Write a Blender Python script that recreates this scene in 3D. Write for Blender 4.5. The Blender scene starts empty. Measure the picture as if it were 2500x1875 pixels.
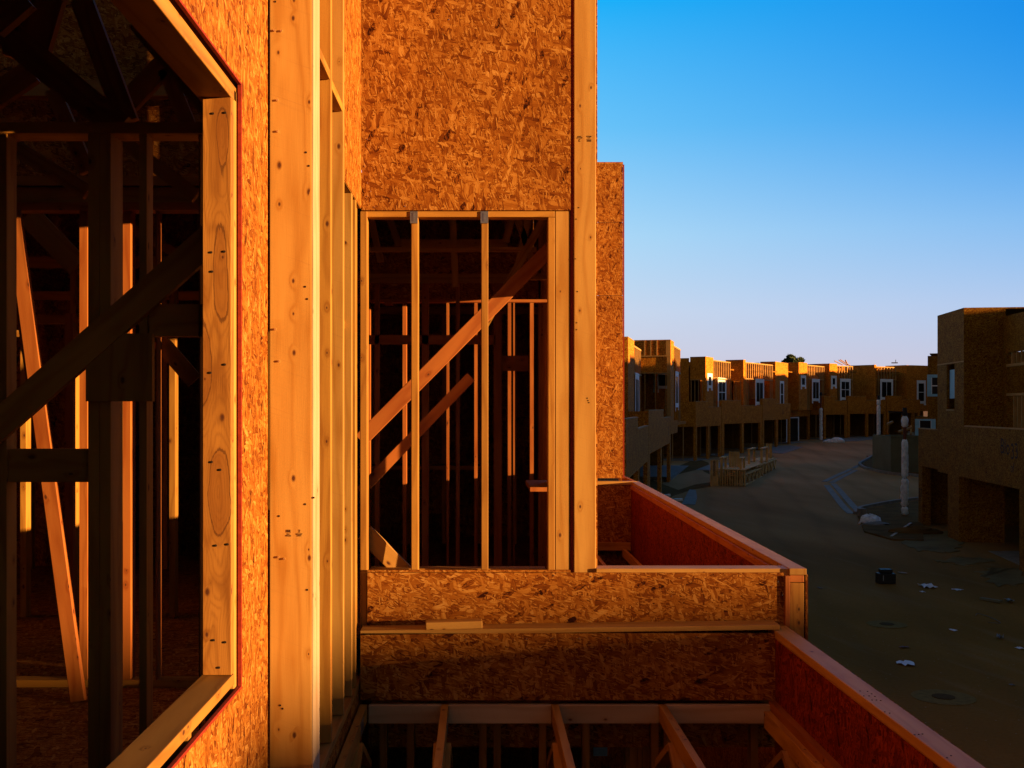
import bpy, math, random
from mathutils import Vector, Matrix
R = math.radians
random.seed(7)
sc = bpy.context.scene
COL = sc.collection

# ------------------------------------------------------------------ camera
F = 2733.0                       # focal length in photograph pixels
EYE = 4.5
cam_d = bpy.data.cameras.new("camera")
cam = bpy.data.objects.new("camera", cam_d); COL.objects.link(cam)
cam.location = (0, 0, EYE); cam.rotation_euler = (R(90), 0, 0)
cam_d.sensor_width = 36; cam_d.lens = F / 2500 * 36
cam_d.shift_x = (1250 - 1170) / 2500; cam_d.shift_y = (995 - 937.5) / 2500
cam_d.clip_start = 0.05; cam_d.clip_end = 3000
sc.camera = cam
sc.cycles.diffuse_bounces = 2
# ------------------------------------------------------------------ light
EXPO = 1.68
SUN_AZ = 19.0                    # degrees from +X towards -Y
SUN_EL = 4.5
SUN_E = 5.0
SKY_S = 0.32
NISH_S = 0.004
sc.view_settings.view_transform = 'Standard'; sc.view_settings.look = 'None'
sc.view_settings.exposure = EXPO; sc.view_settings.gamma = 1
sd = Vector((math.cos(R(SUN_AZ)) * math.cos(R(SUN_EL)), -math.sin(R(SUN_AZ)) * math.cos(R(SUN_EL)), math.sin(R(SUN_EL))))
sl = bpy.data.lights.new("sun", 'SUN'); sl.energy = SUN_E; sl.angle = R(0.53); sl.color = (1.0, 0.55, 0.20)
so = bpy.data.objects.new("sun", sl); COL.objects.link(so)
so.rotation_euler = (-sd).to_track_quat('-Z', 'Y').to_euler(); so.location = sd * 80

w = bpy.data.worlds.new("World"); sc.world = w; w.use_nodes = True
nt = w.node_tree; nt.nodes.clear()
def N(t, typ, **k):
    n = t.nodes.new(typ)
    for a, b in k.items(): setattr(n, a, b)
    return n
tc = N(nt, 'ShaderNodeTexCoord'); sx = N(nt, 'ShaderNodeSeparateXYZ'); nt.links.new(tc.outputs['Generated'], sx.inputs[0])
cr = N(nt, 'ShaderNodeValToRGB'); nt.links.new(sx.outputs['Z'], cr.inputs[0])
stops = [(0.0, (.62, .50, .60)), (.040, (.60, .59, .71)), (.085, (.58, .67, .82)), (.15, (.43, .70, .90)), (.24, (.15, .57, .93)), (.34, (.0, .46, .95)), (.42, (.05, .14, .22)), (.55, (.05, .055, .06)), (1, (.035, .035, .034))]  # stops above the view are dimmed to deepen the shade
while len(cr.color_ramp.elements) < len(stops): cr.color_ramp.elements.new(.5)
for e, (p, c) in zip(cr.color_ramp.elements, stops): e.position = p; e.color = (*c, 1)
mu = N(nt, 'ShaderNodeMath', operation='MULTIPLY'); nt.links.new(sx.outputs['X'], mu.inputs[0]); nt.links.new(sx.outputs['Z'], mu.inputs[1])
mr = N(nt, 'ShaderNodeMapRange'); nt.links.new(mu.outputs[0], mr.inputs[0])
mr.inputs[1].default_value = .0; mr.inputs[2].default_value = .13; mr.inputs[3].default_value = 0; mr.inputs[4].default_value = 1
mx = N(nt, 'ShaderNodeMix', data_type='RGBA'); nt.links.new(mr.outputs[0], mx.inputs['Factor'])
nt.links.new(cr.outputs[0], mx.inputs['A']); mx.inputs['B'].default_value = (.0, .25, .78, 1)
# behind us the unseen sky is dimmed and greyed to deepen the shade
cr2 = N(nt, 'ShaderNodeValToRGB'); nt.links.new(sx.outputs['Z'], cr2.inputs[0])
for e, (p, c) in zip(cr2.color_ramp.elements, [(0, (.25, .22, .22)), (.45, (.055, .065, .08))]): e.position = p; e.color = (*c, 1)
my = N(nt, 'ShaderNodeMapRange'); nt.links.new(sx.outputs['Y'], my.inputs[0]); my.inputs[1].default_value = .55; my.inputs[2].default_value = .05
mx2 = N(nt, 'ShaderNodeMix', data_type='RGBA'); nt.links.new(my.outputs[0], mx2.inputs['Factor']); nt.links.new(mx.outputs['Result'], mx2.inputs['A']); nt.links.new(cr2.outputs[0], mx2.inputs['B'])
b1 = N(nt, 'ShaderNodeBackground'); nt.links.new(mx2.outputs['Result'], b1.inputs[0]); b1.inputs[1].default_value = SKY_S
ns = N(nt, 'ShaderNodeTexSky', sky_type='NISHITA'); ns.sun_disc = False; ns.sun_elevation = R(SUN_EL); ns.sun_rotation = R(90 + SUN_AZ)
b2 = N(nt, 'ShaderNodeBackground'); nt.links.new(ns.outputs[0], b2.inputs[0]); b2.inputs[1].default_value = NISH_S
ad = N(nt, 'ShaderNodeAddShader'); nt.links.new(b1.outputs[0], ad.inputs[0]); nt.links.new(b2.outputs[0], ad.inputs[1])
wo = N(nt, 'ShaderNodeOutputWorld'); nt.links.new(ad.outputs[0], wo.inputs[0])

# ------------------------------------------------------------------ materials
def newmat(name, rough=.8):
    m = bpy.data.materials.new(name); m.use_nodes = True
    t = m.node_tree; b = t.nodes['Principled BSDF']
    b.inputs['Roughness'].default_value = rough; b.inputs['Specular IOR Level'].default_value = .25
    return m, t, b
def mth(t, op, a, b=None, c=None, clamp=False):
    n = N(t, 'ShaderNodeMath', operation=op); n.use_clamp = clamp
    for i, v in enumerate((a, b, c)):
        if v is None: continue
        if isinstance(v, (int, float)): n.inputs[i].default_value = v
        else: t.links.new(v, n.inputs[i])
    return n.outputs[0]
def mixc(t, f, a, b, blend='MIX'):
    n = N(t, 'ShaderNodeMix', data_type='RGBA', blend_type=blend)
    for k, v in (('Factor', f), ('A', a), ('B', b)):
        if isinstance(v, (int, float)): n.inputs[k].default_value = v
        elif isinstance(v, tuple): n.inputs[k].default_value = (*v, 1)
        else: t.links.new(v, n.inputs[k])
    return n.outputs['Result']
def mapping(t, vec, rot=0, scale=(1, 1, 1), loc=(0, 0, 0)):
    if rot:                      # turn first, stretch afterwards
        n = N(t, 'ShaderNodeMapping'); t.links.new(vec, n.inputs[0]); n.inputs['Rotation'].default_value = (0, 0, R(rot)); vec = n.outputs[0]; rot = 0
    n = N(t, 'ShaderNodeMapping'); t.links.new(vec, n.inputs[0])
    n.inputs['Rotation'].default_value = (0, 0, R(rot)); n.inputs['Scale'].default_value = scale; n.inputs['Location'].default_value = loc
    return n.outputs[0]
def ramp(t, f, st):
    n = N(t, 'ShaderNodeValToRGB'); t.links.new(f, n.inputs[0])
    while len(n.color_ramp.elements) < len(st): n.color_ramp.elements.new(.5)
    for e, (p, c) in zip(n.color_ramp.elements, st): e.position = p; e.color = (*c, 1)
    return n.outputs[0]

def osb(name, tint=(1, 1, 1), cheap=False):
    """oriented strand board: stacked layers of long flat strands; uv in metres, v = strand direction"""
    m, t, b = newmat(name, .8); b.inputs['Specular IOR Level'].default_value = .06
    uv = N(t, 'ShaderNodeUVMap').outputs[0]
    # slight wobble so strands are not ruler straight
    nz = N(t, 'ShaderNodeTexNoise'); nz.inputs['Scale'].default_value = 9; nz.inputs['Detail'].default_value = 3
    t.links.new(uv, nz.inputs[0])
    wob = N(t, 'ShaderNodeVectorMath', operation='SCALE'); t.links.new(nz.outputs['Color'], wob.inputs[0]); wob.inputs['Scale'].default_value = .028
    ua = N(t, 'ShaderNodeVectorMath', operation='ADD'); t.links.new(uv, ua.inputs[0]); t.links.new(wob.outputs[0], ua.inputs[1])
    vec = ua.outputs[0]
    layers = [(4, 75, 14), (37, 65, 16), (-48, 90, 20), (71, 70, 18), (15, 110, 16), (-22, 52, 11), (-64, 120, 22), (52, 100, 20), (-9, 150, 22), (88, 130, 26), (26, 70, 12), (-35, 140, 24), (8, 45, 13), (-76, 60, 16), (-14, 190, 30)]
    if cheap: layers = layers[:4]
    val = None; hgt = None
    for i, (a, su, sv) in enumerate(layers):
        mp = mapping(t, vec, a, (su, sv, 1), (i * 3.7, i * 1.3, 0))
        v = N(t, 'ShaderNodeTexVoronoi'); v.voronoi_dimensions = '2D'; t.links.new(mp, v.inputs['Vector']); v.inputs['Scale'].default_value = 1
        s = N(t, 'ShaderNodeSeparateColor'); t.links.new(v.outputs['Color'], s.inputs[0])
        nf = N(t, 'ShaderNodeTexNoise'); nf.noise_dimensions = '2D'
        t.links.new(mapping(t, vec, a, (su * 7, sv * .9, 1), (i, 0, 0)), nf.inputs[0]); nf.inputs['Scale'].default_value = 1; nf.inputs['Detail'].default_value = 2
        # strand tone + fibre streaks + dark outline at the strand border
        tone = mth(t, 'ADD', mth(t, 'MULTIPLY', s.outputs[0], .66), mth(t, 'MULTIPLY', nf.outputs[0], .56))
        edge = mth(t, 'MULTIPLY', mth(t, 'POWER', v.outputs['Distance'], 4.0), .35)
        tone = mth(t, 'SUBTRACT', tone, edge)
        if val is None: val = tone; hgt = s.outputs[2]
        else:
            k = mth(t, 'GREATER_THAN', s.outputs[1], .60 if i < 10 else .78)
            n = N(t, 'ShaderNodeMix', data_type='FLOAT'); t.links.new(k, n.inputs[0]); t.links.new(val, n.inputs['A']); t.links.new(tone, n.inputs['B']); val = n.outputs[0]
            n = N(t, 'ShaderNodeMix', data_type='FLOAT'); t.links.new(k, n.inputs[0]); t.links.new(hgt, n.inputs['A']); t.links.new(s.outputs[2], n.inputs['B']); hgt = n.outputs[0]
    bv = N(t, 'ShaderNodeTexVoronoi'); bv.voronoi_dimensions = '2D'; bv.inputs['Scale'].default_value = 1; t.links.new(mapping(t, vec, 24, (34, 13, 1), (7, 3, 0)), bv.inputs['Vector'])
    bs = N(t, 'ShaderNodeSeparateColor'); t.links.new(bv.outputs['Color'], bs.inputs[0])
    val = mth(t, 'SUBTRACT', val, mth(t, 'MULTIPLY', mth(t, 'MULTIPLY', mth(t, 'GREATER_THAN', bs.outputs[0], .965), .34), mth(t, 'LESS_THAN', bv.outputs['Distance'], .5)))
    c = ramp(t, val, [(.06, (.025, .005, .002)), (.24, (.10, .022, .003)), (.45, (.19, .055, .006)), (.66, (.28, .100, .013)), (.86, (.38, .165, .030)), (1, (.47, .25, .07))])
    big = N(t, 'ShaderNodeTexNoise'); big.inputs['Scale'].default_value = 2.2; big.inputs['Detail'].default_value = 3; t.links.new(uv, big.inputs[0])
    c = mixc(t, mth(t, 'MULTIPLY', mth(t, 'SUBTRACT', big.outputs[0], .42, clamp=True), 1.6), c, (.52, .42, .36), 'MULTIPLY')
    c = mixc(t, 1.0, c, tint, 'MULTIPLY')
    t.links.new(c, b.inputs['Base Color'])
    bp = N(t, 'ShaderNodeBump'); bp.inputs['Strength'].default_value = .55; bp.inputs['Distance'].default_value = .0016
    t.links.new(mth(t, 'ADD', mth(t, 'MULTIPLY', hgt, .7), mth(t, 'MULTIPLY', val, .6)), bp.inputs['Height']); t.links.new(bp.outputs[0], b.inputs['Normal'])
    return m

def lumber(name, light=(.40, .195, .034), mid=(.25, .10, .013), cath=1.0, knots=.89):
    """softwood board; uv in metres, u across, v along the grain"""
    m, t, b = newmat(name, .62)
    uv = N(t, 'ShaderNodeUVMap').outputs[0]
    oi = N(t, 'ShaderNodeObjectInfo'); off = N(t, 'ShaderNodeCombineXYZ')
    t.links.new(mth(t, 'MULTIPLY', oi.outputs['Random'], 37.), off.inputs[0]); t.links.new(mth(t, 'MULTIPLY', oi.outputs['Random'], 91.), off.inputs[1])
    ua = N(t, 'ShaderNodeVectorMath', operation='ADD'); t.links.new(uv, ua.inputs[0]); t.links.new(off.outputs[0], ua.inputs[1]); vec = ua.outputs[0]
    sp = N(t, 'ShaderNodeSeparateXYZ'); t.links.new(vec, sp.inputs[0])
    kv = N(t, 'ShaderNodeTexVoronoi'); kv.voronoi_dimensions = '2D'; kv.inputs['Scale'].default_value = 1; t.links.new(mapping(t, vec, 0, (17, 10, 1)), kv.inputs['Vector'])
    ks = N(t, 'ShaderNodeSeparateColor'); t.links.new(kv.outputs['Color'], ks.inputs[0])
    kon = mth(t, 'GREATER_THAN', ks.outputs[0], knots)
    d = kv.outputs['Distance']
    rad = mth(t, 'ADD', mth(t, 'MULTIPLY', ks.outputs[1], .13), .05)
    knot = mth(t, 'MULTIPLY', kon, mth(t, 'SUBTRACT', 1.0, mth(t, 'SMOOTH_MIN', mth(t, 'DIVIDE', d, rad), 1.0, .15), clamp=True))
    knot = mth(t, 'MULTIPLY', knot, 1.7, clamp=True)
    halo = mth(t, 'MULTIPLY', kon, mth(t, 'POWER', mth(t, 'SUBTRACT', .55, d, clamp=True), 2.0))
    n1 = N(t, 'ShaderNodeTexNoise'); n1.inputs['Scale'].default_value = 1; n1.inputs['Detail'].default_value = 2; t.links.new(mapping(t, vec, 0, (7, .9, 1)), n1.inputs[0])
    ph = mth(t, 'ADD', mth(t, 'ADD', mth(t, 'MULTIPLY', sp.outputs[0], 70.), mth(t, 'MULTIPLY', n1.outputs[0], 26. * cath)), mth(t, 'MULTIPLY', halo, 22.))
    ring = mth(t, 'ADD', mth(t, 'MULTIPLY', mth(t, 'SINE', ph), .5), .5)
    ring = mth(t, 'POWER', ring, 3.0)
    fb = N(t, 'ShaderNodeTexNoise'); fb.inputs['Scale'].default_value = 1; fb.inputs['Detail'].default_value = 3; t.links.new(mapping(t, vec, 0, (420, 9, 1)), fb.inputs[0])
    st = N(t, 'ShaderNodeTexNoise'); st.inputs['Scale'].default_value = 1; st.inputs['Detail'].default_value = 3; t.links.new(mapping(t, vec, 0, (12, 1.6, 1), (5, 9, 0)), st.inputs[0])
    f = mth(t, 'ADD', mth(t, 'MULTIPLY', ring, .50), mth(t, 'MULTIPLY', fb.outputs[0], .45))
    f = mth(t, 'ADD', f, mth(t, 'MULTIPLY', mth(t, 'SUBTRACT', st.outputs[0], .5), 1.6))
    gl = N(t, 'ShaderNodeTexVoronoi'); gl.voronoi_dimensions = '2D'; gl.inputs['Scale'].default_value = 1; t.links.new(mapping(t, vec, 0, (10, 3.4, 1), (2, 5, 0)), gl.inputs['Vector'])
    gs = N(t, 'ShaderNodeSeparateColor'); t.links.new(gl.outputs['Color'], gs.inputs[0])
    smear = mth(t, 'MULTIPLY', mth(t, 'GREATER_THAN', gs.outputs[2], .6), mth(t, 'POWER', mth(t, 'SUBTRACT', .5, gl.outputs['Distance'], clamp=True), 1.5))
    f = mth(t, 'ADD', f, mth(t, 'MULTIPLY', smear, 1.5))
    f = mth(t, 'ADD', f, mth(t, 'MULTIPLY', halo, 1.8), clamp=True)
    c = mixc(t, f, light, mid)
    if cath > 2:          # flat-sawn figure: long dark ovals with a crisp outline
        ov = N(t, 'ShaderNodeTexVoronoi'); ov.voronoi_dimensions = '2D'; ov.inputs['Scale'].default_value = 1; ov.inputs['Randomness'].default_value = 1
        nn = N(t, 'ShaderNodeTexNoise'); nn.inputs['Scale'].default_value = 5; t.links.new(vec, nn.inputs[0])
        t.links.new(mapping(t, vec, 0, (8.5, 1.55, 1), (.3, 0, 0)), ov.inputs['Vector'])
        dd = mth(t, 'ADD', ov.outputs['Distance'], mth(t, 'MULTIPLY', nn.outputs[0], .40))
        dd = mth(t, 'ADD', dd, mth(t, 'MULTIPLY', n1.outputs[0], .35)); dd = mth(t, 'ADD', dd, mth(t, 'MULTIPLY', fb.outputs[0], .05))
        ins = mth(t, 'LESS_THAN', dd, .60); rim = mth(t, 'LESS_THAN', mth(t, 'ABSOLUTE', mth(t, 'SUBTRACT', dd, .60)), .012)
        inn = mth(t, 'POWER', mth(t, 'ADD', mth(t, 'MULTIPLY', mth(t, 'SINE', mth(t, 'MULTIPLY', dd, 95.)), .5), .5), 3.0)
        c = mixc(t, mth(t, 'MULTIPLY', ins, .55), c, (.22, .075, .012)); c = mixc(t, mth(t, 'MULTIPLY', inn, .35), c, (.17, .06, .010)); c = mixc(t, mth(t, 'MULTIPLY', rim, .75), c, (.09, .03, .006))
    c = mixc(t, knot, c, (.075, .022, .008))
    # rough mill marks
    g = N(t, 'ShaderNodeTexNoise'); g.inputs['Scale'].default_value = 1; g.inputs['Detail'].default_value = 1; t.links.new(mapping(t, vec, 20, (3, 160, 1)), g.inputs[0])
    c = mixc(t, mth(t, 'MULTIPLY', mth(t, 'SUBTRACT', g.outputs[0], .6, clamp=True), 1.2), c, (.25, .12, .04))
    var = mth(t, 'ADD', .78, mth(t, 'MULTIPLY', oi.outputs['Random'], .34))
    hs = N(t, 'ShaderNodeHueSaturation'); t.links.new(c, hs.inputs['Color']); t.links.new(var, hs.inputs['Value'])
    t.links.new(hs.outputs[0], b.inputs['Base Color'])
    bp = N(t, 'ShaderNodeBump'); bp.inputs['Strength'].default_value = .35; bp.inputs['Distance'].default_value = .001
    t.links.new(mth(t, 'ADD', f, mth(t, 'MULTIPLY', fb.outputs[0], .6)), bp.inputs['Height']); t.links.new(bp.outputs[0], b.inputs['Normal'])
    return m

def simple(name, col, rough=.7, metal=0, noise=0, nscale=8, col2=None, spec=.25, bump=0):
    m, t, b = newmat(name, rough); b.inputs['Metallic'].default_value = metal; b.inputs['Specular IOR Level'].default_value = spec
    b.inputs['Base Color'].default_value = (*col, 1)
    if noise:
        co = N(t, 'ShaderNodeTexCoord').outputs['Object']
        n = N(t, 'ShaderNodeTexNoise'); n.inputs['Scale'].default_value = nscale; n.inputs['Detail'].default_value = 5; t.links.new(co, n.inputs[0])
        f = mth(t, 'MULTIPLY', mth(t, 'SUBTRACT', n.outputs[0], .5 - .5 / (noise * 6)), noise * 3, clamp=True)
        t.links.new(mixc(t, f, col, col2 or tuple(x * .5 for x in col)), b.inputs['Base Color'])
        if bump:
            bp = N(t, 'ShaderNodeBump'); bp.inputs['Distance'].default_value = bump; t.links.new(n.outputs[0], bp.inputs['Height']); t.links.new(bp.outputs[0], b.inputs['Normal'])
    return m

M_OSB = osb('strand_board'); M_OSBR = osb('red_strand_board', (.62, .20, .14)); M_OSBF = osb('far_strand_board', (2.1, 2.05, 1.1), True)  # red copy has parapet shade and bounce light put into its tint
M_OSBD = osb('weathered_strand_board', (.95, 1.1, .6), True)  # same strand board with a yellower tint
M_L = lumber('pine_lumber'); M_L2 = lumber('figured_pine_lumber', (.37, .16, .030), (.22, .08, .012), 2.6, .82)
M_LP = lumber('pale_pine_lumber', (.44, .24, .06), (.33, .150, .026), .8, .90)
M_LR = lumber('red_pine_lumber', (.36, .12, .025), (.24, .06, .01), 1, .9)
M_LF = simple('rough_pine_lumber', (.46, .25, .075), .8, noise=.6, nscale=3, col2=(.30, .15, .035))
M_LT = simple('fresh_truss_lumber', (.78, .46, .16), .8, noise=.7, nscale=3, col2=(.42, .21, .05))
M_RED = simple('red_sealed_board_edge', (.16, .012, .004), .8, noise=.5, nscale=60, col2=(.30, .03, .008))
M_STEEL = simple('galvanised_steel', (.30, .32, .36), .35, .9, noise=.4, nscale=40)
M_NAIL = simple('bright_nail_steel', (.75, .75, .78), .25, 1)
M_HOLE = simple('dark_nail_hole', (.02, .010, .005), .9)
M_INK = simple('black_stamp_ink', (.035, .015, .008), .8)
M_WRAP = simple('white_window_flashing', (.86, .90, .95), .5, noise=.5, nscale=3, col2=(.72, .78, .88))
M_BLUEW = simple('pale_blue_membrane', (.30, .60, .80), .5, noise=.5, nscale=2, col2=(.2, .38, .5))
M_GLASS = simple('dark_window_glass', (.010, .010, .012), .25, spec=.12)
M_WW = lumber('white_sapwood_lumber', (.42, .31, .20), (.32, .20, .11), .5, .9)  # whitened pine: bright light on post edge and ledger put into the colour
M_PLAST = simple('white_plastic_wrapping', (.88, .92, .97), .35, noise=.8, nscale=7, col2=(.42, .45, .53), bump=.02)
M_BLACK = simple('black_painted_metal', (.012, .011, .010), .5)
M_RUST = simple('rust_brown_pole', (.16, .045, .02), .7, noise=.5, nscale=9)
M_CONC = simple('pale_concrete', (.25, .22, .19), .9, noise=.6, nscale=4, col2=(.13, .11, .08), bump=.004)
M_CONC2 = simple('muddy_concrete', (.19, .145, .062), .9, spec=.04, noise=.8, nscale=1.3, col2=(.085, .055, .022), bump=.004)
M_DIRT = simple('brown_dirt', (.15, .080, .022), 1, spec=.02, noise=.8, nscale=1.7, col2=(.07, .036, .011), bump=.03)
M_OLIVE = simple('olive_painted_steel', (.15, .14, .08), .8, noise=.5, nscale=1.5, col2=(.10, .09, .045))
M_PAPER = simple('white_paper', (.55, .60, .70), .7)
M_LEAF = simple('dark_green_leaves', (.045, .065, .018), .8, noise=.6, nscale=2, col2=(.02, .035, .01))
M_BARK = simple('brown_bark', (.08, .05, .03), .9)

def road_mat():
    m, t, b = newmat('dusty_street_surface', .95); b.inputs['Specular IOR Level'].default_value = .03
    co = N(t, 'ShaderNodeTexCoord').outputs['Object']
    n1 = N(t, 'ShaderNodeTexNoise'); n1.inputs['Scale'].default_value = .16; n1.inputs['Detail'].default_value = 6; t.links.new(mapping(t, co, -12, (1.6, .5, 1)), n1.inputs[0])
    n2 = N(t, 'ShaderNodeTexNoise'); n2.inputs['Scale'].default_value = 14; n2.inputs['Detail'].default_value = 6; t.links.new(co, n2.inputs[0])
    n3 = N(t, 'ShaderNodeTexNoise'); n3.inputs['Scale'].default_value = .9; n3.inputs['Detail'].default_value = 5; t.links.new(mapping(t, co, -14, (2.2, .22, 1)), n3.inputs[0])
    c = ramp(t, n1.outputs[0], [(.3, (.165, .082, .012)), (.5, (.225, .110, .018)), (.68, (.31, .155, .032))])
    c = mixc(t, mth(t, 'MULTIPLY', mth(t, 'SUBTRACT', n3.outputs[0], .56, clamp=True), 3.0, clamp=True), c, (.28, .18, .08))
    c = mixc(t, mth(t, 'MULTIPLY', n2.outputs[0], .5), c, (.05, .03, .008))
    # paving colour gets paler further down the street
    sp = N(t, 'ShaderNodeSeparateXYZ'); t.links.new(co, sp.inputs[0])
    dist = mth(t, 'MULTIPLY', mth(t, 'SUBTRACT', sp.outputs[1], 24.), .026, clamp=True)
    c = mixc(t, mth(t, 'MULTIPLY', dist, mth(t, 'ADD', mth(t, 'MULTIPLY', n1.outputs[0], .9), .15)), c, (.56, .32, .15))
    # ruts left by tyres, running along the street
    rx = mth(t, 'ADD', sp.outputs[0], mth(t, 'ADD', mth(t, 'MULTIPLY', sp.outputs[1], -.17), mth(t, 'MULTIPLY', n1.outputs[0], 1.6)))
    rut = mth(t, 'POWER', mth(t, 'ADD', mth(t, 'MULTIPLY', mth(t, 'SINE', mth(t, 'MULTIPLY', rx, 3.3)), .5), .5), 6.0)
    c = mixc(t, mth(t, 'MULTIPLY', mth(t, 'MULTIPLY', rut, n3.outputs[0]), .3), c, (.06, .035, .010))
    st_ = N(t, 'ShaderNodeTexVoronoi'); st_.inputs['Scale'].default_value = 5; t.links.new(co, st_.inputs['Vector'])
    c = mixc(t, mth(t, 'LESS_THAN', st_.outputs['Distance'], .07), c, (.26, .18, .11))
    t.links.new(c, b.inputs['Base Color'])
    bp = N(t, 'ShaderNodeBump'); bp.inputs['Distance'].default_value = .02; t.links.new(mth(t, 'SUBTRACT', n2.outputs[0], mth(t, 'MULTIPLY', rut, .35)), bp.inputs['Height']); t.links.new(bp.outputs[0], b.inputs['Normal'])
    return m
M_ROAD = road_mat()

# ------------------------------------------------------------------ mesh helpers
class MB:
    """collects boxes, bars and sheets into ONE mesh with uv in metres (v along the grain)"""
    def __init__(s): s.v = []; s.f = []; s.uv = []; s.mi = []
    def face(s, pts, uvs, mi=0):
        b = len(s.v); s.v += [tuple(p) for p in pts]; s.f.append(tuple(range(b, b + len(pts)))); s.uv += uvs; s.mi.append(mi)
    def obox(s, c, ax, half, grain=None, mats=None):
        """oriented box: centre, three unit axes, half sizes"""
        c = Vector(c); ax = [Vector(a) for a in ax]
        if grain is None: grain = max(range(3), key=lambda i: half[i])
        r = (random.uniform(0, 40), random.uniform(0, 40)); b = len(s.v)
        for i in (-1, 1):
            for j in (-1, 1):
                for k in (-1, 1): s.v.append(tuple(c + ax[0] * half[0] * i + ax[1] * half[1] * j + ax[2] * half[2] * k))
        co = [(i * half[0], j * half[1], k * half[2]) for i in (-1, 1) for j in (-1, 1) for k in (-1, 1)]
        fs = [((0, 1, 3, 2), 0), ((4, 6, 7, 5), 0), ((0, 4, 5, 1), 1), ((2, 3, 7, 6), 1), ((0, 2, 6, 4), 2), ((1, 5, 7, 3), 2)]
        for q, (idx, nax) in enumerate(fs):
            if nax == grain: ua, va = [a for a in range(3) if a != nax]
            else: va = grain; ua = [a for a in range(3) if a not in (nax, va)][0]
            s.f.append(tuple(b + i for i in idx)); s.mi.append(0)
            for i in idx: s.uv.append((co[i][ua] + r[0] + q * .37, co[i][va] + r[1]))
    def box(s, x0, x1, y0, y1, z0, z1, grain=None):
        s.obox(((x0 + x1) / 2, (y0 + y1) / 2, (z0 + z1) / 2), ((1, 0, 0), (0, 1, 0), (0, 0, 1)), (abs(x1 - x0) / 2, abs(y1 - y0) / 2, abs(z1 - z0) / 2), grain)
        return s
    def beam(s, p1, p2, w, h, up=(0, 0, 1)):
        """bar from p1 to p2; w across, h along up"""
        p1 = Vector(p1); p2 = Vector(p2); d = (p2 - p1); L = d.length; d.normalize()
        side = d.cross(Vector(up))
        if side.length < 1e-4: side = d.cross(Vector((0, 1, 0)))
        side.normalize(); u = side.cross(d).normalized()
        s.obox((p1 + p2) / 2, (side, u, d), (w / 2, h / 2, L / 2), 2); return s
    def cyl(s, p1, p2, r1, r2=None, n=12, cap=True):
        r2 = r1 if r2 is None else r2
        p1 = Vector(p1); p2 = Vector(p2); d = (p2 - p1).normalized()
        a = d.cross(Vector((0, 0, 1)) if abs(d.z) < .9 else Vector((1, 0, 0))).normalized(); c = d.cross(a)
        b = len(s.v)
        for p, r in ((p1, r1), (p2, r2)):
            for i in range(n):
                t = 2 * math.pi * i / n; s.v.append(tuple(p + (a * math.cos(t) + c * math.sin(t)) * r))
        for i in range(n):
            j = (i + 1) % n; s.f.append((b + i, b + j, b + n + j, b + n + i)); s.uv += [(0, 0), (.1, 0), (.1, .1), (0, .1)]; s.mi.append(0)
        if cap:
            s.f.append(tuple(b + i for i in range(n))[::-1]); s.uv += [(0, 0)] * n; s.mi.append(0)
            s.f.append(tuple(b + n + i for i in range(n))); s.uv += [(0, 0)] * n; s.mi.append(0)
        return s
    def build(s, name, mat, parent=None, bevel=0, smooth=False):
        me = bpy.data.meshes.new(name); me.from_pydata(s.v, [], s.f)
        ul = me.uv_layers.new(name='UVMap')
        for i, q in enumerate(s.uv): ul.data[i].uv = q
        me.materials.append(mat)
        if smooth:
            for p in me.polygons: p.use_smooth = True
        o = bpy.data.objects.new(name, me); COL.objects.link(o)
        if parent: o.parent = parent
        if bevel:
            bv = o.modifiers.new('bevel', 'BEVEL'); bv.width = bevel; bv.segments = 2; bv.limit_method = 'ANGLE'
        return o
def BX(name, x0, x1, y0, y1, z0, z1, mat, parent=None, grain=None, bevel=0):
    return MB().box(x0, x1, y0, y1, z0, z1, grain).build(name, mat, parent, bevel)
def BM(name, p1, p2, w_, h_, mat, parent=None, up=(0, 0, 1), bevel=0):
    return MB().beam(p1, p2, w_, h_, up).build(name, mat, parent, bevel)
def empty(name, loc, label=None, cat=None, group=None, rz=0):
    o = bpy.data.objects.new(name, None); COL.objects.link(o); o.location = loc; o.rotation_euler = (0, 0, rz); o.empty_display_size = .3
    return tag(o, label, cat, group)
def tag(o, label=None, cat=None, group=None, kind=None):
    if label: o['label'] = label
    if cat: o['category'] = cat
    if group: o['group'] = group
    if kind: o['kind'] = kind
    return o
def text(name, body, size, loc, mat, parent, rot=(R(90), 0, 0), align='CENTER'):
    cu = bpy.data.curves.new(name, 'FONT'); cu.body = body; cu.size = size; cu.align_x = align; cu.extrude = .0004
    tmp = bpy.data.objects.new('tmp', cu); COL.objects.link(tmp)
    me = bpy.data.meshes.new_from_object(tmp.evaluated_get(bpy.context.evaluated_depsgraph_get()))
    bpy.data.objects.remove(tmp); me.materials.append(mat)
    o = bpy.data.objects.new(name, me); COL.objects.link(o); o.location = loc; o.rotation_euler = rot; o.parent = parent
    return o
def PX(px, D): return (px - 1170) / F * D
def PZ(py, D): return EYE - (py - 995) / F * D
def gz(y):
    T = [(-400, 0), (22, 0), (31, .12), (44, .30), (59, .66), (75, .88), (82, 1.0), (89, 1.15), (97, 1.35), (104, 1.5), (109, 1.6), (114, 1.7), (140, 2.0), (600, 2.2)]
    for (a, b), (c, d) in zip(T, T[1:]):
        if a <= y <= c: return b + (d - b) * (y - a) / (c - a)
    return 0
def G(px, py, dz=0):
    D = 60.
    for _ in range(60): D = .5 * D + .5 * (EYE - gz(D) - dz) * F / (py - 995)
    return Vector((PX(px, D), D, gz(D) + dz))

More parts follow.
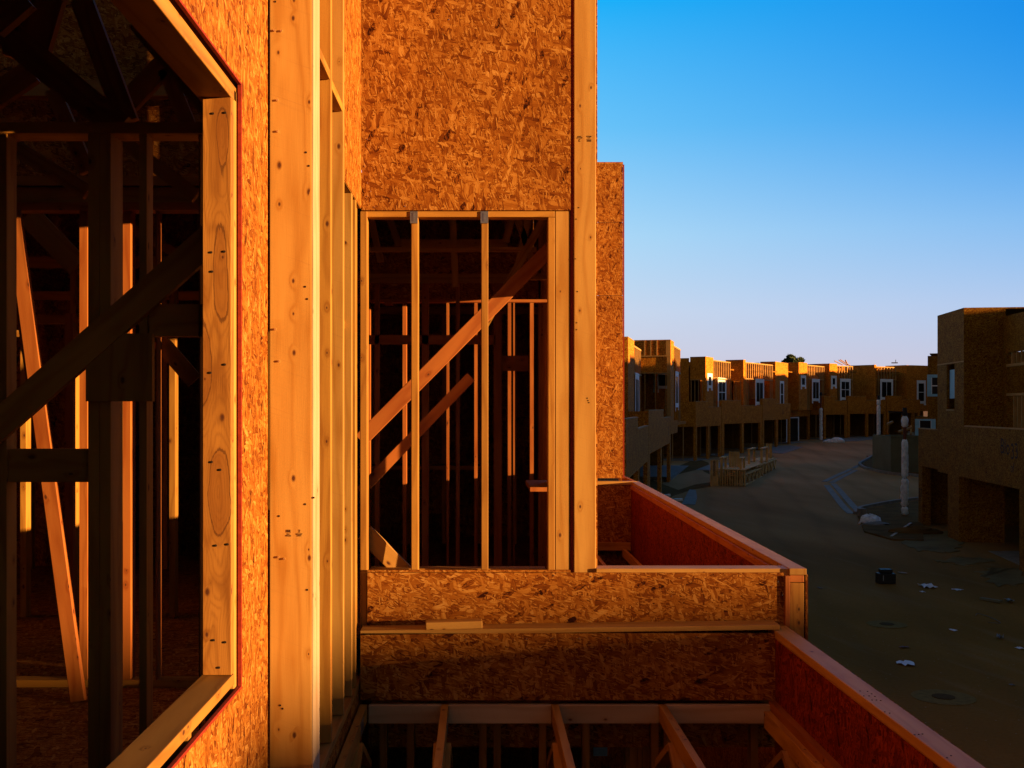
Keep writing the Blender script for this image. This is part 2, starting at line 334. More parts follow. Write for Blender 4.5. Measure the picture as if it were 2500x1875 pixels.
# ------------------------------------------------------------------ ground and street
def sheet(name, polyfn, mat, kind='structure'):
    pass
gm = MB(); xs = [-400, -120, -40, -15] + [i * 3 for i in range(-4, 34)] + [130, 220, 600]
ys = [-400, -80, -20, 0, 10, 20, 22, 31, 44, 52, 59, 67, 75, 82, 89, 97, 104, 109, 114, 125, 140, 200, 320, 600, 1400]
vi = {}
for i, x in enumerate(xs):
    for j, y in enumerate(ys): vi[i, j] = len(gm.v); gm.v.append((x, y, gz(min(y, 599))))
for i in range(len(xs) - 1):
    for j in range(len(ys) - 1):
        gm.f.append((vi[i, j], vi[i + 1, j], vi[i + 1, j + 1], vi[i, j + 1])); gm.uv += [(0, 0)] * 4; gm.mi.append(0)
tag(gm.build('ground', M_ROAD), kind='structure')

def strip(name, pts, wd, h, mat, top=0, kind='structure', parent=None):
    """kerb or gutter following a world polyline on the ground"""
    mb = MB(); n = len(pts); sec = []
    for i, p in enumerate(pts):
        a = pts[max(i - 1, 0)]; b = pts[min(i + 1, n - 1)]
        d = Vector((b[0] - a[0], b[1] - a[1], 0)).normalized(); s = Vector((d.y, -d.x, 0)) * wd / 2
        g0 = Vector((p[0], p[1], gz(p[1])))
        sec.append([g0 - s + Vector((0, 0, -.05)), g0 - s + Vector((0, 0, h)), g0 + s + Vector((0, 0, h)), g0 + s + Vector((0, 0, -.05))])
    for a, b in zip(sec, sec[1:]):
        for k in range(3): mb.face([a[k], b[k], b[k + 1], a[k + 1]], [(0, 0), (0, 1), (1, 1), (1, 0)])
    mb.face(sec[0], [(0, 0)] * 4); mb.face(sec[-1][::-1], [(0, 0)] * 4)
    o = mb.build(name, mat, parent); return tag(o, kind=kind)
def pad(name, pts, h, mat, kind='structure'):
    mb = MB(); top = [Vector((p[0], p[1], gz(p[1]) + h)) for p in pts]; n = len(pts)
    mb.face(top, [(p.x, p.y) for p in top])
    for i in range(n):
        a, b = top[i], top[(i + 1) % n]; dz = Vector((0, 0, -h - .06)); mb.face([a, a + dz, b + dz, b], [(0, 0)] * 4)
    return tag(mb.build(name, mat), kind=kind)
def smooth_poly(pts, k=4):
    out = []
    for i in range(len(pts) - 1):
        p0 = pts[max(i - 1, 0)]; p1 = pts[i]; p2 = pts[i + 1]; p3 = pts[min(i + 2, len(pts) - 1)]
        for j in range(k):
            t = j / k; out.append(.5 * ((2 * p1) + (-p0 + p2) * t + (2 * p0 - 5 * p1 + 4 * p2 - p3) * t * t + (-p0 + 3 * p1 - 3 * p2 + p3) * t ** 3))
    return out + [pts[-1]]
def rough(pts, k=7, j=.22):
    out = []
    for a, b in zip(pts, pts[1:] + pts[:1]):
        for i in range(k): out.append(a.lerp(b, i / k) + Vector((random.uniform(-j, j), random.uniform(-j, j), 0)))
    return out
GP = lambda L: [G(*p) for p in L]
strip('kerb', smooth_poly(GP([(2400, 1196), (2232, 1163), (2200, 1161), (2165, 1157), (2128, 1149), (2108, 1143), (2099, 1136), (2103, 1131), (2118, 1123), (2136, 1113), (2160, 1104), (2174, 1101), (2200, 1092)])), .16, .14, M_CONC)
pad('planting_bed', GP([(2103, 1134), (2128, 1147), (2165, 1155), (2232, 1161), (2330, 1170), (2330, 1100), (2174, 1103), (2136, 1115)]), .07, M_DIRT)
strip('kerb', smooth_poly(GP([(2260, 1218), (2201, 1225), (2160, 1231), (2120, 1239), (2100, 1244), (2088, 1256)])), .16, .12, M_CONC)
pad('planting_bed', GP([(2250, 1222), (2201, 1228), (2120, 1242), (2100, 1250), (2095, 1262), (2110, 1300), (2180, 1320), (2255, 1322)]), .05, M_DIRT)
for L in ([(2013, 1176), (2045, 1160), (2079, 1145)], [(2030, 1179), (2060, 1163), (2089, 1148)], [(2035, 1181), (2060, 1209), (2080, 1232), (2093, 1245)], [(2018, 1185), (2040, 1213), (2060, 1238), (2078, 1254)], [(2083, 1143), (2112, 1128)]):
    strip('gutter', smooth_poly(GP(L)), .28, .012, M_CONC)
pad('path', GP([(1664, 1233), (1697, 1233), (1702, 1216), (1699, 1198), (1683, 1196)]), .03, M_CONC)
pad('driveway', GP([(1886, 1106), (1912, 1108), (1960, 1092), (1925, 1088), (1882, 1090)]), .02, M_CONC)
pad('driveway', GP([(1700, 1147), (1755, 1150), (1800, 1132), (1745, 1130)]), .02, M_CONC)
pad('driveway', GP([(2008, 1079), (2090, 1077), (2160, 1070), (2160, 1064), (2080, 1066), (2010, 1070)]), .02, M_CONC)
pad('driveway', rough(GP([(2190, 1311), (2250, 1346), (2330, 1350), (2350, 1325), (2341, 1300), (2240, 1294)])), .02, M_CONC2)
pad('driveway', rough(GP([(2300, 1372), (2350, 1382), (2420, 1372), (2400, 1360), (2330, 1362)])), .02, M_CONC2)
pad('driveway', rough(GP([(2385, 1404), (2440, 1432), (2500, 1428), (2500, 1392), (2420, 1388)])), .02, M_CONC2)
tag(pad('verge', GP([(1640, 1212), (1690, 1195), (1735, 1188), (1730, 1130), (1700, 1120), (1560, 1180), (1560, 1320)]), .02, M_DIRT), kind='structure')

def manhole(px, py, r, label):
    p = G(px, py); o = empty('manhole', p, label, 'manhole', 'concrete manholes in the street')
    MB().cyl((0, 0, -.1), (0, 0, .010), r, n=36).build('collar', simple('worn_concrete', (.17, .12, .038), .95, spec=.02, noise=.7, nscale=9), o)
    MB().cyl((0, 0, 0), (0, 0, .022), r * .36, n=24).build('cover', simple('cast_iron', (.07, .045, .016), .9, spec=.02, noise=.5, nscale=30), o)
manhole(2165, 1525, .40, 'farther and smaller round manhole with concrete collar in the dark street')
manhole(2303, 1703, .47, 'nearest and largest round manhole with concrete collar in the dark street')

# ------------------------------------------------------------------ HOUSE 1: window wall and lower balcony, nearest to us
FZ = 3.0
H1 = empty('townhouse', (0, 0, 0), 'nearest unfinished timber house, its framed window opening filling the left edge', 'house')
XO = -.816; XF = -.831; TB = .011
# W1 sheathing around the opening (opening y 1.62..3.84, z 3.545..5.607)
mb = MB()
mb.box(XO - TB, XO, 3.84, 4.318, 2.9, 7.35); mb.box(XO - TB, XO, 3.842 - 2.35, 3.838, 5.607, 7.35, 2); mb.box(XO - TB, XO, 1.49, 3.838, 2.0, 3.545, 2)
mb.box(XO - TB, XO, -2.4, 1.488, 2.0, 7.35, 2)
mb.box(XO - TB, XO, 3.84, 4.318, .3, 2.897, 2)
sh = mb.build('sheathing', M_OSB, H1)
e = MB(); e.box(XO - TB + .001, XO + .002, 3.829, 3.8415, 3.535, 5.612); e.box(XO - TB + .001, XO + .002, 1.49, 3.829, 3.537, 3.5475); e.box(XO - TB + .001, XO + .002, 1.49, 3.829, 5.6045, 5.612)
e.build('board_edge', M_RED, sh)
# framed opening
wf = MB(); wf.box(XF - .098, XF, 3.754, 3.792, 3.602, 5.541); wo_ = wf.build('window_jamb', M_L2, H1, .003)
j2 = BX('jamb_stud', XF - .098, XF, 3.794, 3.832, 3.0, 5.58, M_LP, H1, bevel=.003)
BX('window_sill', XF - .104, XF + .002, 1.5, 3.79, 3.562, 3.600, M_L, H1, bevel=.003)
BX('window_header', XF - .115, XF, 1.5, 3.828, 5.541, 5.592, M_L, H1, bevel=.003)
BX('window_header_beam', XF - .110, XF - .012, 1.5, 3.90, 5.594, 5.86, M_L, H1)
for y in (2.0, 2.6, 3.2): BX('cripple_stud', XF - .098, XF - .002, y, y + .038, 3.0, 3.560, M_L, H1)
# nail holes on jamb face
hp = [(520, 277), (550, 275), (516, 616), (548, 614), (518, 663), (514, 910), (549, 890), (517, 1128), (538, 1147), (527, 1332), (556, 1329), (522, 1563), (550, 1568), (535, 1690 - 60)]
for px, py in hp:
    x = PX(px, 3.753); z = PZ(py, 3.753)
    MB().cyl((x, 3.7535, z), (x, 3.7505, z), .0042, .0036, 8).build('nail_hole', M_HOLE, wo_)
# far jamb of next bay and left-edge stud
BX('window_jamb', XF - .098, XF, 1.45, 1.488, 3.602, 5.541, M_L, H1)
# corner post (three boards nailed together, facing us)
PY0, PY1 = 4.33, 4.510
post = BX('corner_post', -.8125, -.6475, PY0, PY1, .02, 7.35, M_LP, H1, bevel=.004)
BX('edge_board', -.6473, -.643, PY0 + .001, PY1 - .001, .02, 7.35, M_WW, post)  # thin whitened strip standing in for sun glare on the post edge
for px, py in [(670, 75), (687, 76), (677, 245), (678, 321), (672, 804), (681, 882), (680, 1360), (694, 1261 + 103)]:
    x = PX(px, PY0); z = PZ(py, PY0)
    MB().cyl((x, PY0 + .002, z), (x, PY0 - .006, z), .0042, .0042, 8).build('nail', M_NAIL, post)
for px, py in [(747, 372), (754, 405), (672, 4), (745, 1231), (766, 1215), (681, 1260), (690, 1730), (684, 1722), (750, 1440), (745, 700), (750, 730)]:
    x = PX(px, PY0); z = PZ(py, PY0)
    MB().cyl((x, PY0 - .0004, z), (x, PY0 - .002, z), .0042, .0036, 8).build('nail_hole', M_HOLE, post)
def stamp(x, y, z, s, parent, flip=False, left='RR', cat='NLGA'):
    rot = (R(90), 0, 0) if not flip else (R(90), R(180), 0)
    k = -1 if flip else 1
    for body, sz, dx, dz in (('2', 1, .021 * k, 0), ('KD-HT', .5, .021 * k, -.55), ('S-P-F', .5, .021 * k, -.95), (left, 1, -.021 * k, 0), ('211', .5, -.021 * k, -.55), (cat, .5, -.021 * k, -.95)):
        text('grade_stamp', body, s * sz, (x + dx * s / .016, y, z + dz * s * (-1 if flip else 1)), M_INK, parent, rot)
stamp(PX(718, PY0), PY0 - .0012, PZ(1300, PY0), .016, post)
# recessed stud wall running away from us
for i, (y, m) in enumerate([(4.87, M_L), (5.315, M_LP), (5.66, M_LP), (5.84, M_L)]):
    BX('stud', -.645 - .14, -.645, y, y + .040, 3.04, 5.585 if i > 1 else 7.35, m, H1, bevel=.003)
BX('stud', -.82, -.665, 6.06, 6.10, 3.04, 5.585, M_L, H1, bevel=.003)
BX('inner_sheathing', -.812, -.800, 4.512, 6.11, 5.63, 7.35, M_OSB, H1, 2)  # unseen board added to keep sun out of the upper interior
BX('blocking', -.790, -.648, 4.512, 4.868, 5.926, 5.966, M_L, H1, bevel=.003)
BX('blocking', -.790, -.648, 4.912, 5.313, 5.905, 5.945, M_L, H1, bevel=.003)
BX('blocking', -.780, -.68, 5.622, 5.838, 4.9, 4.938, M_L, H1)
BX('bottom_plate', -.785, -.640, 4.512, 6.11, 3.0, 3.038, M_L, H1, bevel=.003)
BX('rim_board', -.652, -.641, 4.512, 6.11, 2.60, 2.998, M_OSB, H1, 2)
BX('upper_sheathing', -.656, -.645, 5.357, 6.127, 5.590, 7.35, M_OSB, H1, 2)
BX('header_plate', -.785, -.648, 5.357, 6.12, 5.587, 5.625, M_L, H1)
BX('lower_wall', -.70, -.66, 4.512, 6.0, .02, 2.597, M_OSB, H1, 2)
# lower balcony
bal = MB(); bal.box(PX(880, 5.95), 1.573, 5.95, 5.962, 2.945, 3.300, 0)
bw = bal.build('parapet', M_OSB, H1)
# slightly out-of-level cap as in the photograph
BM('parapet_cap', (PX(879, 5.95) - .0, 6.020, 3.288 + .013), (1.60, 6.020, 3.318 + .013), .140, .026, M_LP, H1, bevel=.003)
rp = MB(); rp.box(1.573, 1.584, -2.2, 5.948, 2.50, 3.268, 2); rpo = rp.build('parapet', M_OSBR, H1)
BX('parapet_cap', 1.570, 1.668, -2.2, 6.09, 3.275, 3.315, M_LP, H1, bevel=.004)
BX('parapet_plate', 1.576, 1.665, -2.2, 6.08, 3.240, 3.273, M_L, H1)
BX('outer_sheathing', 1.668, 1.679, -2.2, 6.1, .3, 3.308, M_OSB, H1, 2)
for y in (-1.4, .2, 1.8, 3.4, 5.0): BX('stud', 1.586, 1.666, y, y + .04, .02, 3.238, M_L, H1)
capn = [(2100, 1687), (2118, 1688), (2128, 1694), (2109, 1699), (2122, 1699), (2136, 1700), (2129, 1709), (2140, 1709), (2150, 1710), (2160, 1738), (2172, 1741), (2233, 1794), (2243, 1793), (2252, 1792), (2240, 1801), (2322, 1845), (2312, 1850), (1890, 1528), (1905, 1533)]
cp = [o for o in H1.children if o.name.startswith('parapet_cap')][-1]
for px, py in capn:
    D = (EYE - 3.3155) * F / (py - 995); x = PX(px, D)
    if 1.573 < x < 1.665: MB().cyl((x, D, 3.3145), (x, D, 3.3165), .0035, .0035, 8).build('nail_hole', M_HOLE, cp)
for i in range(12):
    x = -.05 + i * .15 + random.uniform(-.03, .03); MB().cyl((x, 5.9505, 3.268 + x * .012), (x, 5.9465, 3.268 + x * .012), .0038, .003, 8).build('nail', M_NAIL, bw)
# ledger and floor trusses of the deck
segs = [(-.585, -.20), (-.163, .38), (.418, .948), (.985, 1.545)]
for a, b in segs: BX('ledger_block', a, b, 5.905, 5.944, 2.832, 2.928, M_WW, H1, bevel=.003)
def truss(xx, y0, y1, zt, zb, par):
    t_ = BX('floor_truss', xx - .019, xx + .019, y0, y1, zt - .089, zt, M_L, par, bevel=.002)
    BX('bottom_chord', xx - .019, xx + .019, y0, y1, zb, zb + .089, M_L, t_)
    n = int((y1 - y0) / .42)
    for i in range(n):
        a = y1 - i * (y1 - y0) / n; c = y1 - (i + 1) * (y1 - y0) / n
        p, q = ((a, zt - .09), (c, zb + .09)) if i % 2 else ((a, zb + .09), (c, zt - .09))
        BM('web', (xx, p[0], p[1]), (xx, q[0], q[1]), .036, .085, M_L, t_, up=(1, 0, 0)).rotation_euler = (0, 0, 0)
    for i in range(0, n, 2):
        y = y1 - i * (y1 - y0) / n - .25
        BX('nail_plate', xx + .0195, xx + .021, y - .07, y + .07, zt - .08, zt - .01, M_STEEL, t_)
for xx in (-.61, -.181, .40, .966): truss(xx, -.6, 5.903, 2.935, 2.53, H1)
BX('ledger', 1.535, 1.571, -2.2, 5.94, 2.90, 2.945, M_LR, H1); truss(1.52, -.6, 5.90, 2.90, 2.46, H1)
BX('end_ledger', -.6, 1.55, 5.905, 5.944, 2.45, 2.53, M_L, H1)
# ground-floor framing seen down through the deck
for x in (-.55, -.40, .0, .08, .33, .57, .95, 1.02, 1.50): BX('garage_stud', x, x + .04, 6.18, 6.27, .02, 2.82, M_L, H1)
BX('garage_plate', -.6, 1.56, 6.18, 6.27, 2.825, 2.86, M_L, H1)
BX('garage_sill', -.6, .30, 6.14, 6.28, 1.99, 2.03, M_L, H1); BX('garage_sill', .60, 1.28, 6.15, 6.275, 2.27, 2.31, M_L, H1)
BX('garage_slab', -6, 1.66, -2.2, 6.1, .0, .06, M_CONC, H1)
# interior of house 1 (seen through the big opening)
BX('floor_deck', -8, -.80, -1.4, 11.3, 2.975, 2.998, M_OSB, H1, 0)
BX('rear_wall', -8.03, -8.0, -2.4, 13, .1, 7.35, M_OSB, H1, 2)
BX('end_wall', -8, -.83, -2.42, -2.4, .1, 7.35, M_OSB, H1, 2)
BX('roof_deck', -8, -.83, -2.4, 4.9, 7.30, 7.35, M_OSB, H1, 0)  # stops short, leaving an added unseen roof gap for skylight
# dark partition close behind the opening
pa = BX('partition', -2.6, -.935, 4.14, 4.23, 5.515, 5.555, M_L, H1)
for a, b, d in ((215, 242, 4.28), (243, 270, 4.28), (340, 358, 4.22)): BX('stud', PX(a, 4.14), PX(b, 4.14), 4.14, d, 3.0, 5.514, M_L, pa)
BX('stud', PX(-22, 4.14), PX(16, 4.14), 4.14, 4.23, 3.0, 5.514, M_L, pa)
BX('stud', PX(482, 4.14), PX(486, 4.14), 4.16, 4.20, 3.0, 5.514, M_L, pa)
BX('blocking', PX(359, 4.14) + .002, -.94, 4.16, 4.22, PZ(820, 4.14), PZ(741, 4.14), M_L, pa)
BX('blocking', PX(17, 4.14), PX(214, 4.14), 4.16, 4.22, PZ(1178, 4.14), PZ(1097, 4.14), M_L, pa)
BX('blocking', PX(215, 4.13), PX(376, 4.13), 4.105, 4.139, PZ(980, 4.13), PZ(815, 4.13), M_L, pa)
BM('diagonal_brace', (PX(-60, 4.1), 4.115, PZ(1085, 4.1)), (PX(520, 4.1), 4.115, PZ(575, 4.1)), .105, .036, M_L, pa, up=(0, 1, 0)).rotation_euler = (0, 0, 0)
# roof trusses just inside, above the header line
def tbar(p, q, D, h, par, name='truss_web', m=None, d2=None, t=.038):
    D2 = D if d2 is None else d2
    a = Vector((PX(p[0], D), D, PZ(p[1], D))); b = Vector((PX(q[0], D2), D2, PZ(q[1], D2)))
    return MB().beam(a, b, h, t, up=(0, 1, 0)).build(name, m or M_L, par)
rt = tbar((-200, 326), (500, 326), 4.3, .050, H1, 'roof_truss')
tbar((-60, 20), (295, 315), 4.32, .11, rt); tbar((200, 0), (312, 300), 4.36, .085, rt); tbar((80, -30), (300, 300), 4.40, .06, rt) if False else None
tbar((110, -20), (60, 150), 4.35, .17, rt); tbar((330, 60), (520, 290), 4.38, .05, rt)
tbar((-20, 60), (60, -10), 3.7, .10, rt)
tbar((-30, 250), (80, 175), 5.2, .11, rt); tbar((300, 265), (405, 155), 5.2, .10, rt); tbar((405, 170), (470, 330), 5.2, .07, rt); tbar((130, 220), (215, 420), 5.3, .07, rt)
tbar((-40, 219), (490, 219), 7.0, .10, H1, 'ceiling_beam', t=.09)
tbar((20, 350), (215, 470), 5.6, .08, rt); tbar((300, 345), (480, 480), 5.6, .07, rt); tbar((215, 340), (260, 470), 5.6, .05, rt)
BX('upper_inner_wall', -8, -1.0, 7.1, 7.12, 5.75, 7.3, M_OSB, H1, 0)
# sun-lit partition further in
p2 = BX('partition', -3.4, -.80, 6.0, 6.09, 5.60, 5.68, M_L, H1)
BX('top_plate', -3.4, -.80, 5.985, 6.10, 5.556, 5.598, M_LR, p2); BX('top_plate', -3.4, -.8, 5.99, 6.09, 5.69, 5.74, M_L, p2)
for a, b in ((194, 213), (300, 318), (380, 384), (486, 492)):
    BX('stud', PX(a, 6.0), PX(b, 6.0), 6.0, 6.09, 3.04, 5.555, M_LR, p2)
BX('stud', PX(158, 6.4), PX(178, 6.4), 6.4, 6.44, 3.0, PZ(765, 6.4), M_LR, p2)
BX('bottom_plate', -3.4, -.80, 6.0, 6.09, 3.0, 3.038, M_L, p2)
BX('blocking', PX(20, 6), PX(60, 6), 6.0, 6.06, PZ(822, 6), PZ(806, 6), M_L, p2)
BM('diagonal_brace', (PX(70, 6.4), 6.4, PZ(525, 6.4)), (PX(190, 6.4), 6.4, PZ(650, 6.4)), .13, .03, M_L, p2, up=(0, 1, 0))
BM('diagonal_brace', (PX(388, 6.12), 6.12, PZ(830, 6.12)), (PX(475, 6.12), 6.12, PZ(930, 6.12)), .09, .03, M_L, p2, up=(0, 1, 0))
# boards leaning against it
def lean(p, q, D1, D2, wd, label):
    o = BM('leaning_board', (PX(p[0], D1), D1, PZ(p[1], D1)), (PX(q[0], D2), D2, 3.0), wd, .038, M_LR, None, up=(0, 1, 0), bevel=.003)
    return tag(o, label, 'board', 'boards leaning against the inner partition')
lean((33, 515), (192, 1670), 5.90, 5.72, .075, 'longer orange-lit board leaning inside the window opening, its top at the plate')
lean((24, 550), (186, 1690), 5.96, 5.80, .05, 'narrower shaded board leaning just behind the longer orange-lit board')
# deeper framing: corridor of studs
p3 = BX('partition', -4.8, -.9, 8.0, 8.09, 5.5, 5.58, M_L, H1)
for i in range(11): BX('stud', -4.7 + i * .355, -4.66 + i * .355, 8.0, 8.09, 3.0, 5.498, M_L, p3)
p4 = BX('partition', -6.4, -.9, 10.4, 10.49, 5.5, 5.58, M_L, H1)
for i in range(13): BX('stud', -6.3 + i * .42, -6.26 + i * .42, 10.4, 10.49, 3.0, 5.498, M_L, p4)
BX('inner_wall', -6.4, -3.6, 10.6, 10.62, 3.0, 5.58, M_OSB, H1, 2)
tbar((125, 560), (182, 640), 7.6, .10, p3, 'truss_web'); tbar((140, 530), (120, 590), 7.7, .05, p3, 'truss_web'); tbar((320, 560), (470, 640), 7.6, .06, p3, 'truss_web')
BX('shelf_plate', -3.6, -1.2, 7.98, 8.08, 5.10, 5.16, M_L, p3)

# ------------------------------------------------------------------ HOUSE 2: tower with stud opening, upper balcony behind
H2 = empty('townhouse', (0, 6.14, 0), 'second timber house with tall bright strand board tower over a studded opening', 'house')
H2.location = (0, 0, 0)
DB = 6.14
panel = MB(); panel.box(PX(883, 6.128), PX(1393.5, 6.128), 6.128, 6.139, 5.580, 7.35, 2)
pn = panel.build('tower_panel', M_OSB, H2)
for px, py in [(897, 340), (897, 447), (905, 467), (897, 479), (914, 505), (989, 504), (890, 405), (1096, 48)]:
    x = PX(px, 6.128); z = PZ(py, 6.128); MB().cyl((x, 6.1285, z), (x, 6.125, z), .0035, .003, 8).build('nail', M_NAIL, pn)
BX('header_plate', PX(893, DB), PX(1354, DB), 6.141, 6.235, 5.545, 5.5785, M_L, H2, bevel=.003)
BX('header_beam', PX(893, DB), PX(1392, DB), 6.145, 6.235, 5.583, 5.86, M_L, H2)
def stB(a, b, z0, z1, m=M_L, y0=6.141, y1=6.231, name='stud'): return BX(name, PX(a, y0), PX(b, y0), y0, y1, z0, z1, m, H2, bevel=.003)
stB(879, 896, 2.9, 5.575, M_L, 6.129, 6.225); s1 = stB(1004, 1021, 3.02, 5.544, M_L); s2 = stB(1175, 1192, 3.02, 5.544, M_L)
stB(1338, 1354.5, 3.02, 5.544, M_L); stB(1355.5, 1391, 3.02, 5.578, M_LP)
for s_, c in ((s1, 1011), (s2, 1183)):
    h = MB(); y = 6.136; x0, x1 = PX(c - 8, y), PX(c + 7, y)
    h.box(x0, x1, 6.134, 6.1395, PZ(545, y), PZ(516, y)); h.box(x0 - .004, x0, 6.134, 6.19, PZ(545, y), PZ(516, y)); h.box(x1, x1 + .004, 6.134, 6.19, PZ(545, y), PZ(516, y)); h.box(x0 + .012, x0 + .020, 6.131, 6.1345, PZ(540, y), PZ(520, y))
    h.build('steel_hanger', M_STEEL, s_)
ed = BX('board_edge', PX(1392.5, 6.15), PX(1399.5, 6.15), 6.145, 6.165, 3.0, 7.35, M_RED, H2)
cpB = BX('corner_post', PX(1401, 6.13), PX(1455, 6.13), 6.13, 6.168, 3.02, 7.35, M_LP, H2, bevel=.004)
stamp(PX(1427, 6.13), 6.1285, PZ(340, 6.13), .020, cpB, flip=True)
for px, py in [(1407, 535), (1405, 632), (1410, 712), (1408, 788), (1408, 805), (1436, 978), (1434, 972), (1438, 983), (1413, 507)]:
    x = PX(px, 6.13); z = PZ(py, 6.13); MB().cyl((x, 6.1295, z), (x, 6.128, z), .0035, .003, 8).build('nail_hole', M_HOLE, cpB)
BX('tower_side_wall', PX(1401, 6.17), PX(1454, 6.17), 6.17, 8.6, 2.9, 7.35, M_OSBD, H2, 2) if False else None
for y in (8.1, 8.82, 9.2, 9.4, 9.8, 10.2): BX('side_stud', .540, .638, y, y + .04, 3.0, 7.30, M_L, H2)
ts = MB(); ts.box(.640, .651, 6.17, 6.28, 2.9, 7.35, 2); ts.box(.640, .651, 6.283, 7.4, 2.9, 3.95, 1); ts.box(.640, .651, 6.283, 7.4, 5.22, 7.35, 1); ts.box(.640, .651, 7.403, 8.25, 2.9, 7.35, 2); ts.box(.640, .651, 8.253, 8.8, 2.9, 4.0, 2); ts.box(.640, .651, 8.253, 8.8, 5.4, 7.35, 2); ts.box(.640, .651, 8.803, 13.18, 2.9, 7.35, 2)  # second unseen opening added, both sized to let sun onto inner framing
ts.build('tower_side_sheathing', M_OSB, H2)
BX('side_top_plate', .54, .638, 6.17, 8.6, 7.31, 7.35, M_L, H2)
BX('tower_roof', -.64, .62, 6.15, 13.0, 7.36, 7.39, M_OSB, H2, 0)
# upper parapet facing us, with cap and right-hand corner post
up = MB(); up.box(PX(897, 6.10), PX(1914, 6.10), 6.10, 6.112, 3.30, 3.600, 0); up.box(PX(897, 6.10), PX(1393, 6.1), 6.101, 6.112, 3.603, 3.615, 0)
upo = up.build('parapet', M_OSB, H2)
for px, py in [(1352, 1405), (1443, 1408), (1665, 1411), (1900, 1420), (1640, 1455), (1444, 1463), (1910, 1452), (1884, 1433)]:
    MB().cyl((PX(px, 6.1), 6.1005, PZ(py, 6.1)), (PX(px, 6.1), 6.097, PZ(py, 6.1)), .0035, .003, 8).build('nail', M_NAIL, upo)
BX('parapet_cap', PX(1456, 6.1), 1.70, 6.113, 6.24, 3.582, 3.620, M_LP, H2, bevel=.003)
BX('parapet_plate', PX(897, 6.1), PX(1336, 6.1), 6.25, 6.35, 3.56, 3.60, M_L, H2)
BX('back_board', PX(897, 6.2), 1.70, 6.262, 6.274, 2.6, 3.57, M_OSB, H2, 0)
cpn = MB(); cpn.beam((1.735, 6.095, 3.6055), (1.85, 13.35, 3.6055), .095, .036); cpo = cpn.build('parapet_cap', M_LP, H2, bevel=.004)
MB().box(PX(1928, 6.1), PX(1963, 6.1), 6.098, 6.14, 3.05, 3.545).build('corner_post', M_L, H2, bevel=.003)
BX('corner_block', PX(1928, 6.1), PX(1963, 6.1), 6.098, 6.20, 3.548, 3.586, M_LR, H2, bevel=.003)
BX('corner_stud', PX(1915, 6.1), PX(1927, 6.1), 6.085, 6.14, 3.0, 3.585, M_LR, H2, bevel=.003)
ow = MB(); ow.beam((1.784, 6.097, 1.86), (1.898, 13.35, 1.86), .012, 3.46); ow.build('outer_sheathing', M_OSB, H2)
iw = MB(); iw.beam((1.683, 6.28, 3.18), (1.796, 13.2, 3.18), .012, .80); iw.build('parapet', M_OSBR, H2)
iw = MB(); iw.beam((1.688, 6.28, 3.562), (1.80, 13.2, 3.562), .03, .045); iw.build('parapet_plate', M_LR, H2)
BX('far_parapet', .64, 1.80, 13.205, 13.217, 2.9, 3.59, M_OSB, H2, 0); BX('far_parapet_cap', .64, 1.86, 13.19, 13.29, 3.592, 3.63, M_LP, H2)
BX('far_ledger', .64, 1.78, 13.16, 13.2, 2.82, 2.91, M_L, H2)
for x in (.9, 1.3, 1.68): BX('deck_joist', x, x + .04, 6.4, 13.15, 2.75, 2.84, M_L, H2)
BX('lower_side_wall', .62, .638, 6.3, 13.2, .02, 2.98, M_OSB, H2, 2); BX('garage_slab', -6, 1.75, 6.3, 13.1, .0, .05, M_CONC, H2)
# interior behind the studded opening
BX('roof_deck', -8, -.66, 7.13, 13.2, 7.30, 7.35, M_OSB, H2, 0) ; BX('roof_deck', -.655, .53, 6.15, 13.2, 7.30, 7.348, M_OSB, H2, 0)
BX('floor_deck', -.64, .61, 6.36, 13.1, 2.972, 2.996, M_OSB, H2, 0)
BM('diagonal_brace', (PX(880, 6.9), 6.9, PZ(1075, 6.9)), (PX(1345, 6.9), 6.9, PZ(606, 6.9)), .089, .038, M_LR, H2, up=(0, 1, 0), bevel=.003)
BM('diagonal_brace', (PX(880, 6.45), 6.45, PZ(1200, 6.45)), (PX(1150, 6.45), 6.45, PZ(920, 6.45)), .060, .038, M_LR, H2, up=(0, 1, 0))
BM('diagonal_brace', (PX(1180, 7.3), 7.3, PZ(800, 7.3)), (PX(1325, 7.3), 7.3, PZ(540, 7.3)), .05, .03, M_L, H2, up=(0, 1, 0))
BM('kicker_brace', (PX(890, 6.3), 6.30, PZ(1300, 6.3)), (PX(1006, 6.3), 6.34, PZ(1420, 6.3)), .100, .038, M_LP, H2, up=(0, 1, 0), bevel=.003)
q = BX('partition', -1.2, .60, 8.3, 8.39, PZ(668, 8.3) - .04, PZ(668, 8.3), M_L, H2)
for a, b in ((915, 925), (1030, 1046), (1113, 1122), (1206, 1225)): BX('stud', PX(a, 8.3), PX(b, 8.3), 8.3, 8.39, 3.0, PZ(672, 8.3) - .04, M_LR, q)
BX('blocking', PX(900, 8.3), PX(1210, 8.3), 8.3, 8.35, PZ(840, 8.3), PZ(818, 8.3), M_LR, q)
BX('blocking', PX(1208, 8.3), PX(1290, 8.3), 8.32, 8.36, PZ(905, 8.3), PZ(868, 8.3), M_LR, q)
q2 = BX('partition', -2.2, .9, 8.8, 8.89, PZ(738, 8.8), PZ(731, 8.8), M_LR, H2)
for a, b in ((983, 992), (899, 903), (1090, 1096), (1158, 1166), (1240, 1248), (1253, 1257), (1294, 1303)): BX('stud', PX(a, 8.8), PX(b, 8.8), 8.8, 8.89, 3.04, PZ(739, 8.8), M_LR, q2)
BX('blocking', PX(940, 8.8), PX(960, 8.8), 8.76, 8.80, PZ(746, 8.8), PZ(736, 8.8), M_LR, q2)
BX('bottom_plate', -2.2, .9, 8.8, 8.89, 3.0, 3.038, M_L, q2)
